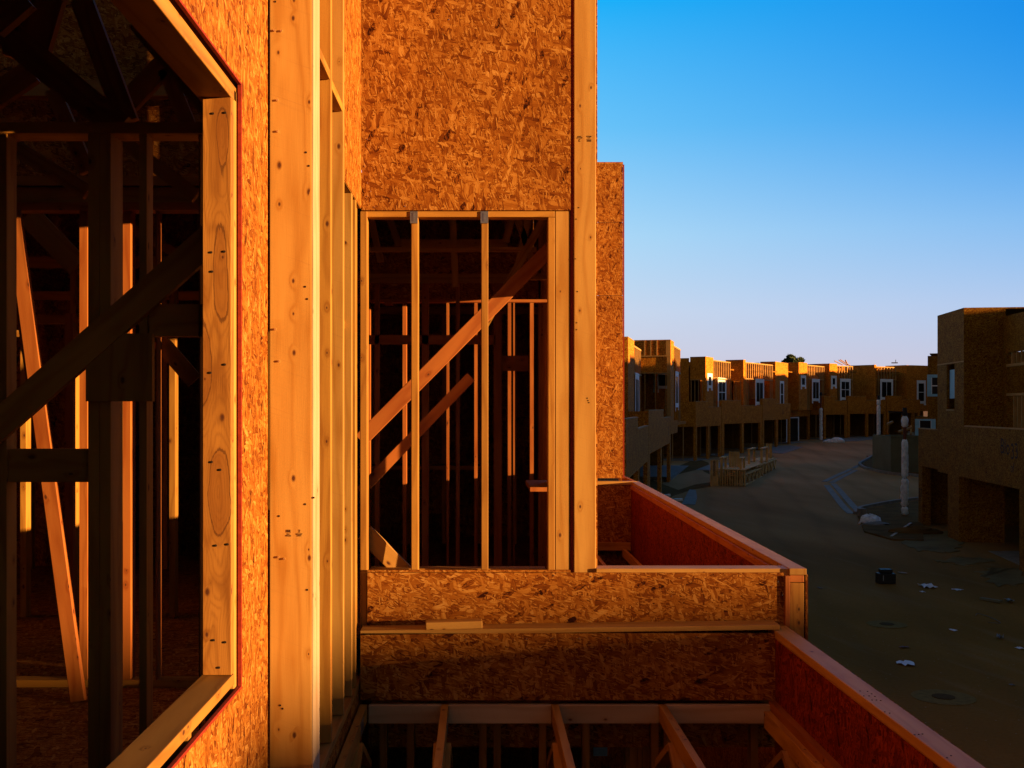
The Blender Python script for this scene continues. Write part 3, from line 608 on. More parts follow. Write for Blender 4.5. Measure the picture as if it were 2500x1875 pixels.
q3 = BX('partition', -2.4, 1.0, 12.0, 12.09, 5.5, 5.58, M_L, H2)
for i in range(9): BX('stud', -2.3 + i * .38, -2.26 + i * .38, 12.0, 12.09, 3.04, 5.498, M_L, q3)
BX('shelf', -2.0, .1, 11.5, 11.95, 3.86, 3.90, M_LP, q3)
BX('inner_wall', PX(925, 12.6), PX(1000, 12.6), 12.6, 12.62, 3.0, PZ(810, 12.6), M_OSB, q3, 2); BX('inner_wall', PX(1045, 12.6), PX(1110, 12.6), 12.6, 12.62, 3.3, PZ(810, 12.6), M_OSB, q3, 2)
BX('inner_wall', -8, -1.6, 13.1, 13.12, 3, 7.3, M_OSB, H2, 2)
BX('ceiling_beam', PX(980, 9), PX(1240, 9), 9.0, 9.09, PZ(603, 9), PZ(584, 9), M_LP, H2)
BX('ceiling_beam', PX(890, 7.4), PX(1310, 7.4), 7.4, 7.44, PZ(614, 7.4), PZ(603, 7.4), M_L, H2)
BX('ceiling_beam', PX(890, 8), PX(1290, 8), 8.0, 8.04, PZ(690, 8), PZ(676, 8), M_L, H2)
BX('ceiling_board', -2.4, .6, 10.2, 10.22, PZ(740, 10.2), PZ(610, 10.2), M_OSB, H2, 0)
for a, b, c, d in ((905, 530, 930, 640), (948, 525, 975, 600), (1250, 530, 1235, 590), (1290, 530, 1262, 660), (1105, 520, 1112, 700), (1262, 530, 1300, 640)):
    tbar((a, b), (c, d), 7.6, .045, H2, 'truss_web')
BX('back_wall', -.655, .636, 13.185, 13.197, 2.9, 7.30, M_OSB, H2, 2)
BX('membrane_panel', PX(1449, 6.8), PX(1483, 6.8), 6.8, 6.82, PZ(1846, 6.8), 2.9, M_BLUEW, H2)  # blue panel standing in for a pale gap to the outside
for a, b in ((1528, 1536), (1537, 1556), (1557, 1568), (1569, 1587)): BX('garage_stud', PX(a, 6.5), PX(b, 6.5), 6.5, 6.59, .02, 2.95, M_LP, H2)
# window on its right-hand wall
BX('side_window_sill', PX(1292, 7.6), .500, 7.45, 8.2, PZ(1196, 7.6), PZ(1186, 7.6), M_LR, H2)
for x0, y in ((.498, 8.02), (.498, 6.24)): BX('side_window_jamb', x0, x0 + .13, y, y + .038, 3.0, 5.5, M_LR, H2)
BX('side_lower_wall', .500, .512, 6.72, 8.5, 3.0, 3.9, M_OSB, H2, 2)

# loose offcut lying on the lower parapet cap
x0, x1 = PX(1039, 5.98), PX(1177, 5.98)
oc = BM('wood_offcut', (x0, 5.985, 3.337), (x1, 6.000, 3.343), .080, .040, M_LP, None, bevel=.004)
tag(oc, 'short pale offcut of lumber lying on the balcony parapet cap', 'wood block')

# ------------------------------------------------------------------ HOUSE 3 tower (behind the upper balcony)
H3 = empty('townhouse', (0, 0, 0), 'third timber house, narrow strand board tower just behind the tall bright one', 'house')
BX('tower_panel', .20, PX(1521, 13.3), 13.31, 13.322, 3.66, 5.83, M_OSB, H3, 2); BX('tower_panel', .20, PX(1521, 13.3), 13.31, 13.322, 5.834, 6.70, M_OSB, H3, 2)
BX('tower_panel', .20, PX(1521, 13.3), 13.31, 13.322, 6.704, 7.39, M_OSB, H3, 2)
BX('tower_edge', PX(1521.5, 13.3), PX(1524.5, 13.3), 13.31, 13.325, 3.66, 7.39, M_RED, H3)
BX('tower_side', 1.66, 1.70, 13.33, 15.6, 3.0, 7.38, M_OSB, H3, 2); BX('tower_roof', .2, 1.71, 13.31, 15.6, 7.392, 7.42, M_OSB, H3, 1)
BX('lower_wall', .20, 1.90, 13.36, 13.40, .02, 3.58, M_OSB, H3, 2); BX('lower_side_wall', 1.88, 1.92, 13.41, 20, .02, 3.6, M_OSB, H3, 2)
BX('rear_wall', -8, .18, 13.34, 13.38, .02, 7.3, M_OSB, H3, 2)

# ------------------------------------------------------------------ the row of houses further on
def window(par, x, y0, y1, z0, z1, axis='x', wrap=M_WRAP, mull=1, rail=True, t=.10, skirt=True):
    """white wrapped window in a wall facing +x (axis x) or -y (axis y)"""
    def bx(name, a0, a1, c0, c1, d, mat, p, dd=.02):
        if axis == 'x': return BX(name, d - dd, d, a0, a1, c0, c1, mat, p)
        return BX(name, a0, a1, d, d + dd, c0, c1, mat, p)
    s = 1 if axis == 'x' else -1
    mb_ = MB(); d = x
    def add(a0, a1, c0, c1):
        if axis == 'x': mb_.box(d, d + .02, a0, a1, c0, c1)
        else: mb_.box(a0, a1, d - .02, d, c0, c1)
    wj = .24
    add(y0 - wj, y1 + wj, z1, z1 + t * 2.0); add(y0 - wj, y0, z0, z1); add(y1, y1 + wj, z0, z1); add(y0 - wj, y1 + wj, z0 - t * 1.6, z0)
    if skirt:
        add(y0 - wj - .02, y0 + .06, z0 - t * 1.6 - .22, z0 - t * 1.6); add(y1 - .05, y1 + wj + .03, z0 - t * 1.6 - .16, z0 - t * 1.6)
    f = mb_.build('window', wrap, par)
    g = MB()
    if axis == 'x': g.box(d - .03, d + .003, y0, y1, z0, z1)
    else: g.box(y0, y1, d - .003, d + .03, z0, z1)
    g.build('pane', M_GLASS, f)
    fr = MB()
    def ad2(a0, a1, c0, c1):
        if axis == 'x': fr.box(d + .004, d + .016, a0, a1, c0, c1)
        else: fr.box(a0, a1, d - .016, d - .004, c0, c1)
    for i in range(1, mull + 1):
        ym = y0 + (y1 - y0) * i / (mull + 1); ad2(ym - .025, ym + .025, z0, z1)
    if rail: ad2(y0, y1, (z0 + z1) / 2 - .03, (z0 + z1) / 2 + .03)
    ad2(y0, y0 + .03, z0, z1); ad2(y1 - .03, y1, z0, z1)
    fr.build('frame', M_WRAP, f)
    return f

def unit(P, Q, label, t0=.5, retw=1.35, tl=.30, plain=False, xt=-.15, step=.45, recess=False, Lu=None, band=True, g=None, frame_up=True, topz=7.1, posts=2, win=2, openret=True, small=True, mark=None):
    P = Vector((*P, 0)); Q = Vector((*Q, 0)); d = Q - P; L = d.length; th = math.atan2(d.x, d.y)
    g = gz((P.y + Q.y) / 2 * .5 + P.y * .5) if g is None else g
    h = empty('townhouse', (P.x, P.y, g), label, 'house', 'unfinished timber houses along the curved street', rz=-th)
    Lu = Lu or L
    # --- lower storey
    xl = -1.3 if recess else 0
    if band:
        lw = MB(); zb = 2.30
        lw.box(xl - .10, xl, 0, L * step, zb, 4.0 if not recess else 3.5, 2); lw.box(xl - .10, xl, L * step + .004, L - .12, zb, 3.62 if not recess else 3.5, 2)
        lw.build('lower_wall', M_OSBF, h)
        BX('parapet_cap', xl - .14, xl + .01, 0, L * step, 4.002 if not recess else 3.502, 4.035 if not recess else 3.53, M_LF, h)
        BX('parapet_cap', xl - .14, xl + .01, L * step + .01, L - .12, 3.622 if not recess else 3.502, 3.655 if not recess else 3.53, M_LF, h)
        BX('return_wall', -2.6, xl - .102, 0, .06, zb, 3.98, M_OSBF, h, 0)
        BX('inner_parapet', -3.0, xl - .102, L - .20, L - .125, 2.9, 3.62, M_OSBF, h, 0)
        pw = max(.32, L * .055)
        for k in range(posts + 1):
            a = (L - pw - .12) * k / posts
            BX('garage_post', xl - .16, xl - .004, a, a + pw, -.1, zb - .002, M_OSBF, h, 2)
        for k in range(3): BX('return_stud', -2.4 + k * .75, -2.36 + k * .75, .01, .10, -.1, zb - .002, M_LF, h)
        if recess:
            window(h, xl + .002, L * .30, L * .62, -.1, 2.15, mull=0, rail=False, t=.05, skirt=False)
    BX('deck', -8, -.16 + xl, .07, L - .21, 2.70, 2.85, M_OSBF, h, 0)
    BX('slab', -8, -.0, 0, L, -.2, .04, M_CONC, h)
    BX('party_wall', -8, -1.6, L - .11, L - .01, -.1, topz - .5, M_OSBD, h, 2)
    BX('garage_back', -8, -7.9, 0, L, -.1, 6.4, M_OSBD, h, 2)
    # --- upper storey
    y0 = t0 * L; y1 = y0 + tl * Lu; x1 = xt; x0 = xt - retw
    tw = MB(); tw.box(x1 - .06, x1, y0 + .002, y1, 2.86, topz, 2); two = tw.build('tower_wall', M_OSBF, h)
    rw = MB(); rw.box(x0, x1 - .001, y0 - .06, y0, 5.55, topz, 0)
    if plain or not openret: rw.box(x0, x1 - .001, y0 - .06, y0, 2.86, 5.548, 2)
    else:
        rw.box(x1 - .18, x1 - .001, y0 - .06, y0, 2.86, 5.548, 2)
    rw.build('return_wall', M_OSBF, h)
    if not plain and openret:
        for k in range(4): BX('return_stud', x0 + .04 + k * (retw - .3) / 3, x0 + .08 + k * (retw - .3) / 3, y0 - .05, y0 + .03, 2.86, 5.548, M_LF, h)
        BX('return_header', x0, x1 - .19, y0 - .07, y0 - .061, 5.50, 5.55, M_LF, h)
    if small: window(h, x1 + .002, y0 + (y1 - y0) * .32, y0 + (y1 - y0) * .72, 5.15, 5.75, mull=0, rail=False, t=.12)
    ye = y0 + .80 * Lu; xf = x1 - .10
    if frame_up:
        n = max(6, int((ye - y1) / .46))
        bk = BX('framed_wall', xf - .90, xf - .85, y1 + .002, ye, 2.86, topz - .15, M_OSBF, h, 2)
        BX('top_plate', xf - .10, xf + .02, y1 + .003, ye, topz - .20, topz - .12, M_LF, h); BX('mid_plate', xf - .10, xf + .03, y1 + .003, ye, 5.66, 5.74, M_LF, h)
        for k in range(n + 1):
            a = y1 + .01 + (ye - y1 - .08) * k / n
            BX('stud', xf - .105, xf, a, a + .09, 5.745, topz - .205, M_LF, h)
            if k in (0, 1, n, n - 1, 2): BX('stud', xf - .105, xf, a, a + .06, 2.87, 5.655, M_LF, h)
        wc = (y1 + ye) / 2 + .1; ww = min(.85, (ye - y1) * .24)
        window(h, xf + .012, wc - ww, wc + ww, 3.95, 5.45, mull=1, rail=win == 4, t=.15)
    BX('end_wall', x0 - .08, x0 - .02, ye + .003, y0 + Lu - .07, 2.86, topz - .35, M_OSBF, h, 2)
    if small: window(h, x0 - .018, ye + (Lu * .2 - .07) * .3, ye + (Lu * .2 - .07) * .75, 5.10, 5.70, mull=0, rail=False, t=.12)
    BX('roof', -8, xf - .17, y0 + .01, y0 + Lu - .05, topz - .7, topz - .6, M_OSBD, h, 1)
    BX('side_wall', -8, x0 - .09, y0 - .06, y0 - .002, 2.86, topz - .05, M_OSBF, h, 2)
    BX('roof_edge', x0, x1 + .01, y0 - .07, y1, topz + .002, topz + .03, M_LF, h)
    if mark: text('painted_mark', mark, .55, (.004, L * (step + .25), 2.75), M_INK, h, (R(90), 0, R(90)))
    return h
V = [(4.06, 31), (6.55, 43.3), (10.1, 59), (14.5, 75), (17.45, 80.5), (22.4, 88.5), (27.0, 97), (32.2, 104.5), (35.4, 107.5), (40.5, 111.2), (44.9, 113.8)]
U = []
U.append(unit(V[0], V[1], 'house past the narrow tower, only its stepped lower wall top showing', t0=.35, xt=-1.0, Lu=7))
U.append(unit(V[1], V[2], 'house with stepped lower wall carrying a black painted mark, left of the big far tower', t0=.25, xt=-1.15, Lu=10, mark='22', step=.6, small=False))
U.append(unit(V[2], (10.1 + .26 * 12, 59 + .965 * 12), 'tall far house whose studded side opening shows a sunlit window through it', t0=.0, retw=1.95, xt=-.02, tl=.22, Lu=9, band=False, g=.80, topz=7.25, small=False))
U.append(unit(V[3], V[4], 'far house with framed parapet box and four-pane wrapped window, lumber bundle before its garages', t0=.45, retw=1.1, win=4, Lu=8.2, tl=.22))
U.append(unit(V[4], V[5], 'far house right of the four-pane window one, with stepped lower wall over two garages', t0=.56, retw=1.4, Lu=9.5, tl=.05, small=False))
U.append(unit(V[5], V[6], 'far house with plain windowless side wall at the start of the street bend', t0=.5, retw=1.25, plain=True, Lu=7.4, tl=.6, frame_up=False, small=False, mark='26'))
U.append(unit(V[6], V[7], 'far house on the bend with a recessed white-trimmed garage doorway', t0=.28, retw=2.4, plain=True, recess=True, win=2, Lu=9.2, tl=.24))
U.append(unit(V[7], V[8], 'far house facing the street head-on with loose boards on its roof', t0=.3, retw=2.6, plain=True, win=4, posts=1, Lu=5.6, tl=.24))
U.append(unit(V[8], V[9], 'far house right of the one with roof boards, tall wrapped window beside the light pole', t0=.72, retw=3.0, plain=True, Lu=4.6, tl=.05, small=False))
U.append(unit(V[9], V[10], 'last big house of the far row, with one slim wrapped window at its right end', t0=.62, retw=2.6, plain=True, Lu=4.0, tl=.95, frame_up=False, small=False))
U.append(unit((44.6, 121), (50.5, 124), 'farthest small house peeping out right of the long far row', t0=.1, retw=1.5, plain=True, Lu=5, band=True, tl=.5, small=False, frame_up=False, topz=6.6))
# windows special to single houses
window(U[5], -.15 + .003, U[5].children[0].dimensions.y * 0 + 6.6, 7.5, 3.5, 5.35, mull=0, rail=True)
window(U[9], -.15 + .003, 4.9, 5.8, 3.5, 5.3, mull=0, rail=True, t=.16)
window(U[10], -.15 + .003, 1.4, 2.4, 3.6, 5.2, wrap=M_BLUEW, mull=0)
# studs in front of the tall far house's parapet (seen on its side wall)
for x in (-1.40, -1.08, -.76, -.25): BX('parapet_stud', x, x + .06, -.10, -.062, 6.45, 7.24, M_LF, U[2])
BX('parapet_rail', -1.95, -.02, -.115, -.062, 6.39, 6.45, M_LF, U[2]); BX('corner_post', -.2, .0, -.10, -.061, -.6, 7.24, M_LF, U[2])
BX('inner_wall', -2.2, .0, 2.6, 2.65, 2.9, 6.4, M_OSBF, U[2]) ; window(U[2], 2.58, -.95, -.35, 4.9, 5.5, axis='y', mull=0, rail=False)
for k in range(3): BX('return_stud', -1.8 + k * .6, -1.74 + k * .6, -.05, .03, -.4, 2.5, M_LF, U[2])
BX('lower_wall', -.06, .0, .0, 4, 2.3, 3.0, M_OSBF, U[2])
# framed box on the parapet of the four-pane house
BX('parapet_box', -.20, -.10, 5.4, 8.4, 5.62, 5.70, M_LF, U[3])
# loose boards on the roof of house U[7]
for i, (a, b, c, d) in enumerate([(2037, 881, 2060, 888), (2048, 879, 2070, 889), (2052, 878, 2078, 890), (2064, 879, 2072, 889)]):
    D = 108.6; BM('roof_board', (PX(a, D), D, PZ(b, D)), (PX(c, D), D + .3, PZ(d, D) - .1), .12, .05, M_LF, None)
    tag(bpy.context.scene.collection.objects[-1], ['leftmost loose board sticking up from the far roof', 'second loose board from the left on the far roof', 'third loose board from the left, longest, on the far roof', 'rightmost steep loose board on the far roof'][i], 'board', 'loose boards on the far roof')
an = BX('roof_vent', PX(2178, 112), PX(2192, 112), 112, 112.2, PZ(887, 112), PZ(884.5, 112), M_BLACK); tag(an, 'thin dark aerial on the far roof right of the loose boards', 'aerial')
BX('aerial_rod', PX(2187, 112), PX(2188, 112), 112.05, 112.1, PZ(884.5, 112), PZ(878, 112), M_BLACK, an)

# ------------------------------------------------------------------ right-hand houses
th = R(8); ux, uy = math.sin(th), math.cos(th)
RP = Vector((15.1 - .14 * 12, 22.0, 0))
HR = empty('townhouse', (15.1 + (26 - 34) * .1405, 26.0, .1), 'dark shaded strand board house at the right edge with open garage bays', 'house', rz=-th)
# local frame: y along the street away, x away from the street (front plane x=0 faces -x)
def sR(D): return (D - 26) / uy
a41, a38, a35, a30 = sR(41), sR(38.4), sR(35.3), sR(29.8)
rb = MB()
rb.box(0, .1, a38, a41, 2.28, 3.62, 2); rb.box(0, .1, -1, a38 - .003, 2.20, 3.80, 2)
rb.build('lower_wall', M_OSBD, HR)
BX('parapet_cap', -.02, .13, a38 + .2, a41, 3.622, 3.66, M_LF, HR); BX('parapet_cap', -.02, .13, -1, a35 - .1, 3.802, 3.84, M_LF, HR)
tw = MB(); tw.box(0, .08, a35, a38, 3.803, 4.35, 2); tw.box(0, .08, a35, a38, 5.82, 7.50, 2); tw.box(0, .08, a38 - 1.15, a38, 4.352, 5.818, 2); tw.box(0, .08, a35, a35 + 1.05, 4.352, 5.818, 2)
two = tw.build('tower_wall', M_OSBD, HR)
BX('opening_trim', -.02, -.001, a35 + 1.05, a38 - 1.15, 4.30, 4.345, M_LF, HR); BX('floor_seam', -.012, -.001, a35, a38, 5.84, 5.88, M_LF, HR)
BX('membrane', .09, .12, a35 + 1.35, a35 + 1.95, 4.7, 5.65, M_BLUEW, HR)
BX('tower_wall', .081, 1.25, a35, a35 + .08, 3.4, 7.498, M_OSBD, HR, 2)
BX('tower_back', .081, 1.165, a38 - .08, a38, 3.4, 7.498, M_OSBD, HR, 2); BX('roof', .0, 6, a35 + .01, a38, 7.502, 7.55, M_OSBD, HR, 1)
mw = MB(); yo0, yo1 = sR(33.9), sR(34.7)
mw.box(1.17, 1.25, -1, yo0 - .75, 3.0, 7.2, 2); mw.box(1.17, 1.25, yo0 - .748, a35 - .002, 6.1, 7.2, 2); mw.box(1.17, 1.25, yo1 + .25, a35 - .002, 3.0, 6.098, 2)
mw.build('main_wall', M_OSBD, HR)
for k in range(4): BX('wall_stud', 1.16, 1.25, yo0 - .72 + k * .42, yo0 - .66 + k * .42, 5.75, 6.09, M_LF, HR); BX('wall_stud', 1.16, 1.25, yo0 - .72 + k * .36, yo0 - .66 + k * .36, 3.0, 4.75, M_LF, HR)
BX('wall_plate', 1.15, 1.25, yo0 - .74, yo1 + .24, 5.66, 5.745, M_LF, HR); BX('wall_plate', 1.15, 1.25, yo0 - .74, yo1 + .24, 4.76, 4.84, M_LF, HR)
BX('roof', 1.17, 9, -1, a35, 7.202, 7.25, M_OSBD, HR, 1); BX('deck', .101, 9, -1, a41, 2.85, 2.95, M_OSBD, HR, 0)
for a, b in ((a41 - .55, a41), (sR(35.9) - .05, sR(37.15)), (sR(29.6), sR(30.2)), (-1, 0)): BX('garage_post', .005, .30, a, b, -.15, 2.28 if a > 12 else 2.198, M_OSBD, HR, 2)
BX('garage_post', .301, 1.4, sR(35.9), sR(36.1), -.15, 2.2, M_OSBD, HR, 2)
for a in (sR(30.9), sR(31.5), sR(31.75), sR(32.8), sR(33.4), sR(34.6)): BX('garage_stud', 5.0, 5.1, a, a + .09, -.1, 2.8, M_LF, HR)
BX('back_wall', 5.0, 5.1, sR(34.7), a41, -.1, 2.84, M_OSBD, HR, 2); BX('back_low_wall', 5.11, 5.2, -1, sR(34.7), -.1, .75, M_OSBD, HR, 2)
BX('end_wall', .305, 9, a41 - .1, a41, -.1, 2.84, M_OSBD, HR, 2); BX('slab', .3, 9, -1, a41, -.15, .06, M_CONC, HR)
BX('rear_upper_wall', 8.9, 9, -1, a38, 2.96, 7.2, M_OSBD, HR, 2)
text('spray_mark', 'Blo', .62, (-.004, sR(31.35), 3.10), M_INK, HR, (R(90), R(2), R(-90)))
text('spray_mark', '33', .62, (-.004, sR(30.55), 3.00), M_INK, HR, (R(90), R(-4), R(-90)))
text('spray_mark', 'of', .38, (-.004, sR(30.75), 2.62), M_INK, HR, (R(90), 0, R(-90)))
text('spray_mark', 'R7', .45, (-.004, a41 - .28, 1.15), M_INK, HR, (R(90), 0, R(-90)))
# second house on the right
HS = empty('townhouse', (25.6, 67, gz(67)), 'shaded house behind the right edge tower, its blue-wrapped window half hidden', 'house', rz=R(-24))
hz = PZ(869, 66.6) - gz(67)
BX('front_wall', 1.15, 14, 0, .1, 2.9, hz, M_OSBD, HS, 2); BX('lower_wall', .49, 14, -.2, -.1, -.2, 3.2, M_OSBD, HS, 2)
BX('side_wall', 1.15, 1.25, .11, 7, 2.9, hz, M_OSBD, HS, 2); BX('lower_side_wall', .49, .59, -.099, 7, -.2, 3.2, M_OSBD, HS, 2); BX('roof', 1.26, 14, .11, 7, 6.9, 6.95, M_OSBD, HS)
window(HS, -.003, 1.36, 1.95, PZ(962, 66.5) - gz(67), PZ(922, 66.5) - gz(67), axis='y', wrap=M_BLUEW, mull=0, t=.09, skirt=False)
window(HS, -.203, .70, 1.36, 1.9, PZ(1027, 66.6) - gz(67), axis='y', wrap=M_BLUEW, mull=0, rail=False, t=.05, skirt=False)
# unseen rows out of frame, added and sized to shade the street and houses
for i, (x, y, a, b, hh) in enumerate([(34, 7, 10, 58, 9.0), (52, -40, 10, 46, 7.68), (50, 52, 10, 70, 9.3)]):
    o = empty('townhouse', (x, y, 0), ['long strand board house row east of the street, beyond the right edge', 'strand board house row on the next street, beyond the right edge', 'strand board house row far behind the second right-hand house'][i], 'house')
    BX('wall', 0, a, 0, b, 0, hh - 1.0, M_OSBD, o, 2)
    k = 0; y_ = 0
    while y_ < b - 2:
        BX('tower', -.4, a * .6, y_, y_ + 3.6, hh - .998, hh, M_OSBD, o, 2); BX('parapet', .0, a * .6, y_ + 3.604, y_ + 6.398, hh - .998, hh - .2, M_OSBD, o, 2); y_ += 6.4

# ------------------------------------------------------------------ street furniture and clutter
def pole(px, pyb, pyt, r, label, arm, wraps):
    p = G(px, pyb); H = PZ(pyt, p.y) - p.z
    o = empty('lamp_post', p, label, 'lamp post', 'plastic-wrapped lamp posts')
    MB().cyl((0, 0, -.1), (0, 0, H), r * .62, r * .5, 14).build('pole', M_RUST, o, smooth=False)
    for (a, b, k) in wraps:
        mb = MB(); n = 14; m = max(6, int((b - a) * H / .10)); rings = []
        for i in range(m + 1):
            t = i / m; z = (a + (b - a) * t) * H
            end = min(1, min(t, 1 - t) * m / 1.6 + .55)
            ring = [((r * end + random.uniform(-1, 1) * k) * math.cos(2 * math.pi * j / n), (r * end + random.uniform(-1, 1) * k) * math.sin(2 * math.pi * j / n), z) for j in range(n)]
            rings.append(len(mb.v)); mb.v += ring
        for i in range(m):
            for j in range(n):
                q = (j + 1) % n; mb.f.append((rings[i] + j, rings[i] + q, rings[i + 1] + q, rings[i + 1] + j)); mb.uv += [(0, 0)] * 4; mb.mi.append(0)
        mb.build('plastic_wrap', M_PLAST, o, smooth=True)
    MB().cyl((0, 0, H - .02), (0, 0, H + .28), r * .85, r * .6, 12).build('lamp_cap', M_BLACK, o)
    if arm:
        a = MB(); a.beam((0, 0, H + .1), (arm, 0, H + .12), .05, .07); a.build('arm', M_BLACK, o)
    return o
pole(2004, 1075, 965, .15, 'farthest lamp post, crinkled white plastic below a black top, beside the doorway', .55, [(.0, .72, .035)])
pole(2145, 1118, 975, .13, 'middle lamp post wrapped smoothly in pale plastic on the kerbed island', 0, [(.03, .90, .006), (.90, 1.0, .02)])
pole(2209, 1262, 1013, .125, 'nearest lamp post, torn wrinkled plastic below and black arm at top', -.62, [(.02, .10, .02), (.10, .38, .04), (.38, .76, .012), (.88, .99, .02)])
BX('base_block', -.5, 2.2, -.5, 1.0, -.1, .14, M_CONC, bpy.data.objects.get('lamp_post.001'))

# bundle of trusses standing in the street
p0 = G(1737, 1188); p1 = G(1820, 1188); p2_ = G(1897, 1143)
ld = (p2_ - p1); ld.z = 0; Lb = ld.length; rz = -math.atan2(ld.x, ld.y)
fw = (p1 - p0).length
TB_ = empty('truss_bundle', (p1.x, p1.y, p1.z), 'long strapped bundle of timber floor trusses standing in the street', 'truss bundle', rz=rz)
n = 13
for i in range(n):
    x = -i * fw * .93 / n
    tr = BX('end_plate', x - .060, x - .004, -.03 + (i % 3) * .02, .06, .02, .78 + (.02 * (i % 2)), M_LT, TB_, 2)
def lattice(x, y0, y1, z0, z1, name, par, w_=.09, st=.75):
    m = MB(); m.box(x - w_ / 2, x + w_ / 2, y0, y1, z0, z0 + .07); m.box(x - w_ / 2, x + w_ / 2, y0, y1, z1 - .07, z1)
    y = y0; k = 0
    while y < y1 - st * .5:
        a, b = (z0 + .07, z1 - .07) if k % 2 == 0 else (z1 - .07, z0 + .07)
        m.beam((x, y, a), (x, min(y + st, y1), b), .06, .06, up=(1, 0, 0)); y += st; k += 1
    m.build(name, M_LT, par)
lattice(-.05, .08, Lb * .48, .03, .62, 'lower_truss', TB_); lattice(-.05, Lb * .40, Lb, .06, .80, 'far_truss', TB_)
for k in range(6): lattice(-.25 - k * fw * .15, .08, Lb * (.5 if k % 2 else .95), .03, .60 + .1 * (k % 2), 'inner_truss', TB_)
for k in range(7): BX('top_plank', -.02 - (k + 1) * fw * .125, -.04 - k * fw * .125, .1, Lb * (.55 + .06 * (k % 3)), .80, .84, M_LT, TB_)
for k in range(5): BX('top_plank', -.05 - (k + 1) * .2, -.08 - k * .2, Lb * .66, Lb * .98, .83, .87, M_LT, TB_)
for (x, y, hh, dy) in ((-.25, .5, 1.35, 1.2), (-1.15, .2, 1.38, 1.3), (-.55, Lb * .42, 1.62, 2.2), (-.05, Lb * .52, 1.62, 2.4)):
    u = MB(); u.box(x - .12, x, y, y + .07, .3, hh); u.box(x - .12, x, y + dy, y + dy + .07, .3, hh); u.box(x - .16, x + .04, y - .05, y + dy + .12, hh + .002, hh + .05); u.build('upright_frame', M_LT, TB_)
for k in range(4): BX('upright_plank', -1.15 + k * .14, -1.03 + k * .14, 2.2, 2.26, .85, 1.65 - .02 * (k % 2), M_LT, TB_)
for k in range(3): BX('upright_plank', -1.72 + k * .14, -1.60 + k * .14, -.10, -.04, .0, 1.30, M_LT, TB_)
for k in range(2): BX('upright_plank', -.5 + k * .2, -.35 + k * .2, Lb * .9, Lb * .9 + .06, .85, 1.75, M_LT, TB_)
BX('strap', -fw * .9, .0, -.052, -.045, .52, .545, M_LT, TB_)
for zz in (1.12, .93, .74, .55): text('painted_mark', '8', .26, (-1.52, -.108, zz - .05), M_INK, TB_)

# olive container with timber pile
oc_ = empty('storage_bin', (PX(2175, 64), 64, gz(64)), 'olive steel bin under a pile of planks beside the nearest lamp post', 'bin')
d_ = MB(); d_.box(0, 1.9, 0, .06, .05, 2.15); d_.box(0, .06, .061, 3, .05, 2.15); d_.box(1.84, 1.9, .061, 3, .05, 2.15); d_.box(.061, 1.839, 2.94, 3, .05, 2.15); d_.box(.061, 1.839, .061, 2.939, .05, .1); d_.build('body', M_OLIVE, oc_)
BX('rim', -.04, 1.94, -.05, -.002, 2.08, 2.17, M_OLIVE, oc_)
for i, (a, b, c, d, D) in enumerate([(2166, 1036, 2187, 1030, 65.2), (2210, 1034, 2219, 1031, 65.6), (2194, 1054, 2234, 1044, 64.8), (2206, 1052, 2222, 1062, 66), (2170, 1036, 2176, 1056, 66.2), (2224, 1060, 2232, 1040, 66.4)]):
    tag(BM('plank', (PX(a, D), D, PZ(b, D)), (PX(c, D), D + .5, PZ(d, D)), .10, .12, M_LF), ['plank poking out left above the olive bin', 'short stub of plank behind the nearest lamp post top', 'long pale plank lying across the olive bin right of the post', 'steep thin plank leaning down right of the nearest lamp post', 'thin upright plank at the left of the olive bin', 'thin plank rising right of the olive bin'][i], 'plank', 'planks piled at the olive bin')
# crate, bags, rubble, papers
bk_ = G(2162, 1424); o = empty('tool_crate', bk_, 'small black tool crate standing alone in the dark street', 'crate')
BX('body', -.21, .21, -.15, .15, .0, .26, M_BLACK, o, bevel=.02); BX('lid', -.15, .15, -.10, .10, .262, .36, M_BLACK, o, bevel=.02); BX('latch', -.12, -.10, -.158, -.151, .08, .22, M_STEEL, o)
def blob(name, p, sx_, sy_, sz_, mat, label, cat, seed=1, group=None):
    random.seed(seed); mb = MB(); n, m = 10, 5; idx = []
    for i in range(m + 1):
        t = i / m * math.pi / 2; ring = []
        for j in range(n):
            k = 1 + random.uniform(-.22, .22); ring.append(len(mb.v)); a = 2 * math.pi * j / n
            mb.v.append((sx_ * math.cos(a) * math.cos(t) * k, sy_ * math.sin(a) * math.cos(t) * k, sz_ * math.sin(t) * (1 + random.uniform(-.15, .15))))
        idx.append(ring)
    for i in range(m):
        for j in range(n): mb.f.append((idx[i][j], idx[i][(j + 1) % n], idx[i + 1][(j + 1) % n], idx[i + 1][j])); mb.uv += [(0, 0)] * 4; mb.mi.append(0)
    o = mb.build(name, mat); o.location = p; return tag(o, label, cat, group)
blob('cement_bag', G(2124, 1278), .42, .25, .34, M_PLAST, 'crumpled white bag slumped at the kerb corner', 'bag', 2)
blob('rubble_heap', G(2138, 1284), .5, .3, .16, M_CONC, 'low grey rubble heap beside the white bag at the kerb', 'rubble', 3)
blob('cement_bag', G(2024, 1080), .6, .3, .26, M_PLAST, 'left of two white bundles lying before the far garages', 'bag', 4, 'white bundles before the far garages')
blob('cement_bag', G(2042, 1080), .7, .35, .42, M_PLAST, 'right, taller of two white bundles before the far garages', 'bag', 5, 'white bundles before the far garages')
blob('dirt_mound', G(2232, 1302), .9, .5, .22, M_DIRT, 'low dark dirt mound beside the nearest lamp post', 'dirt', 6)
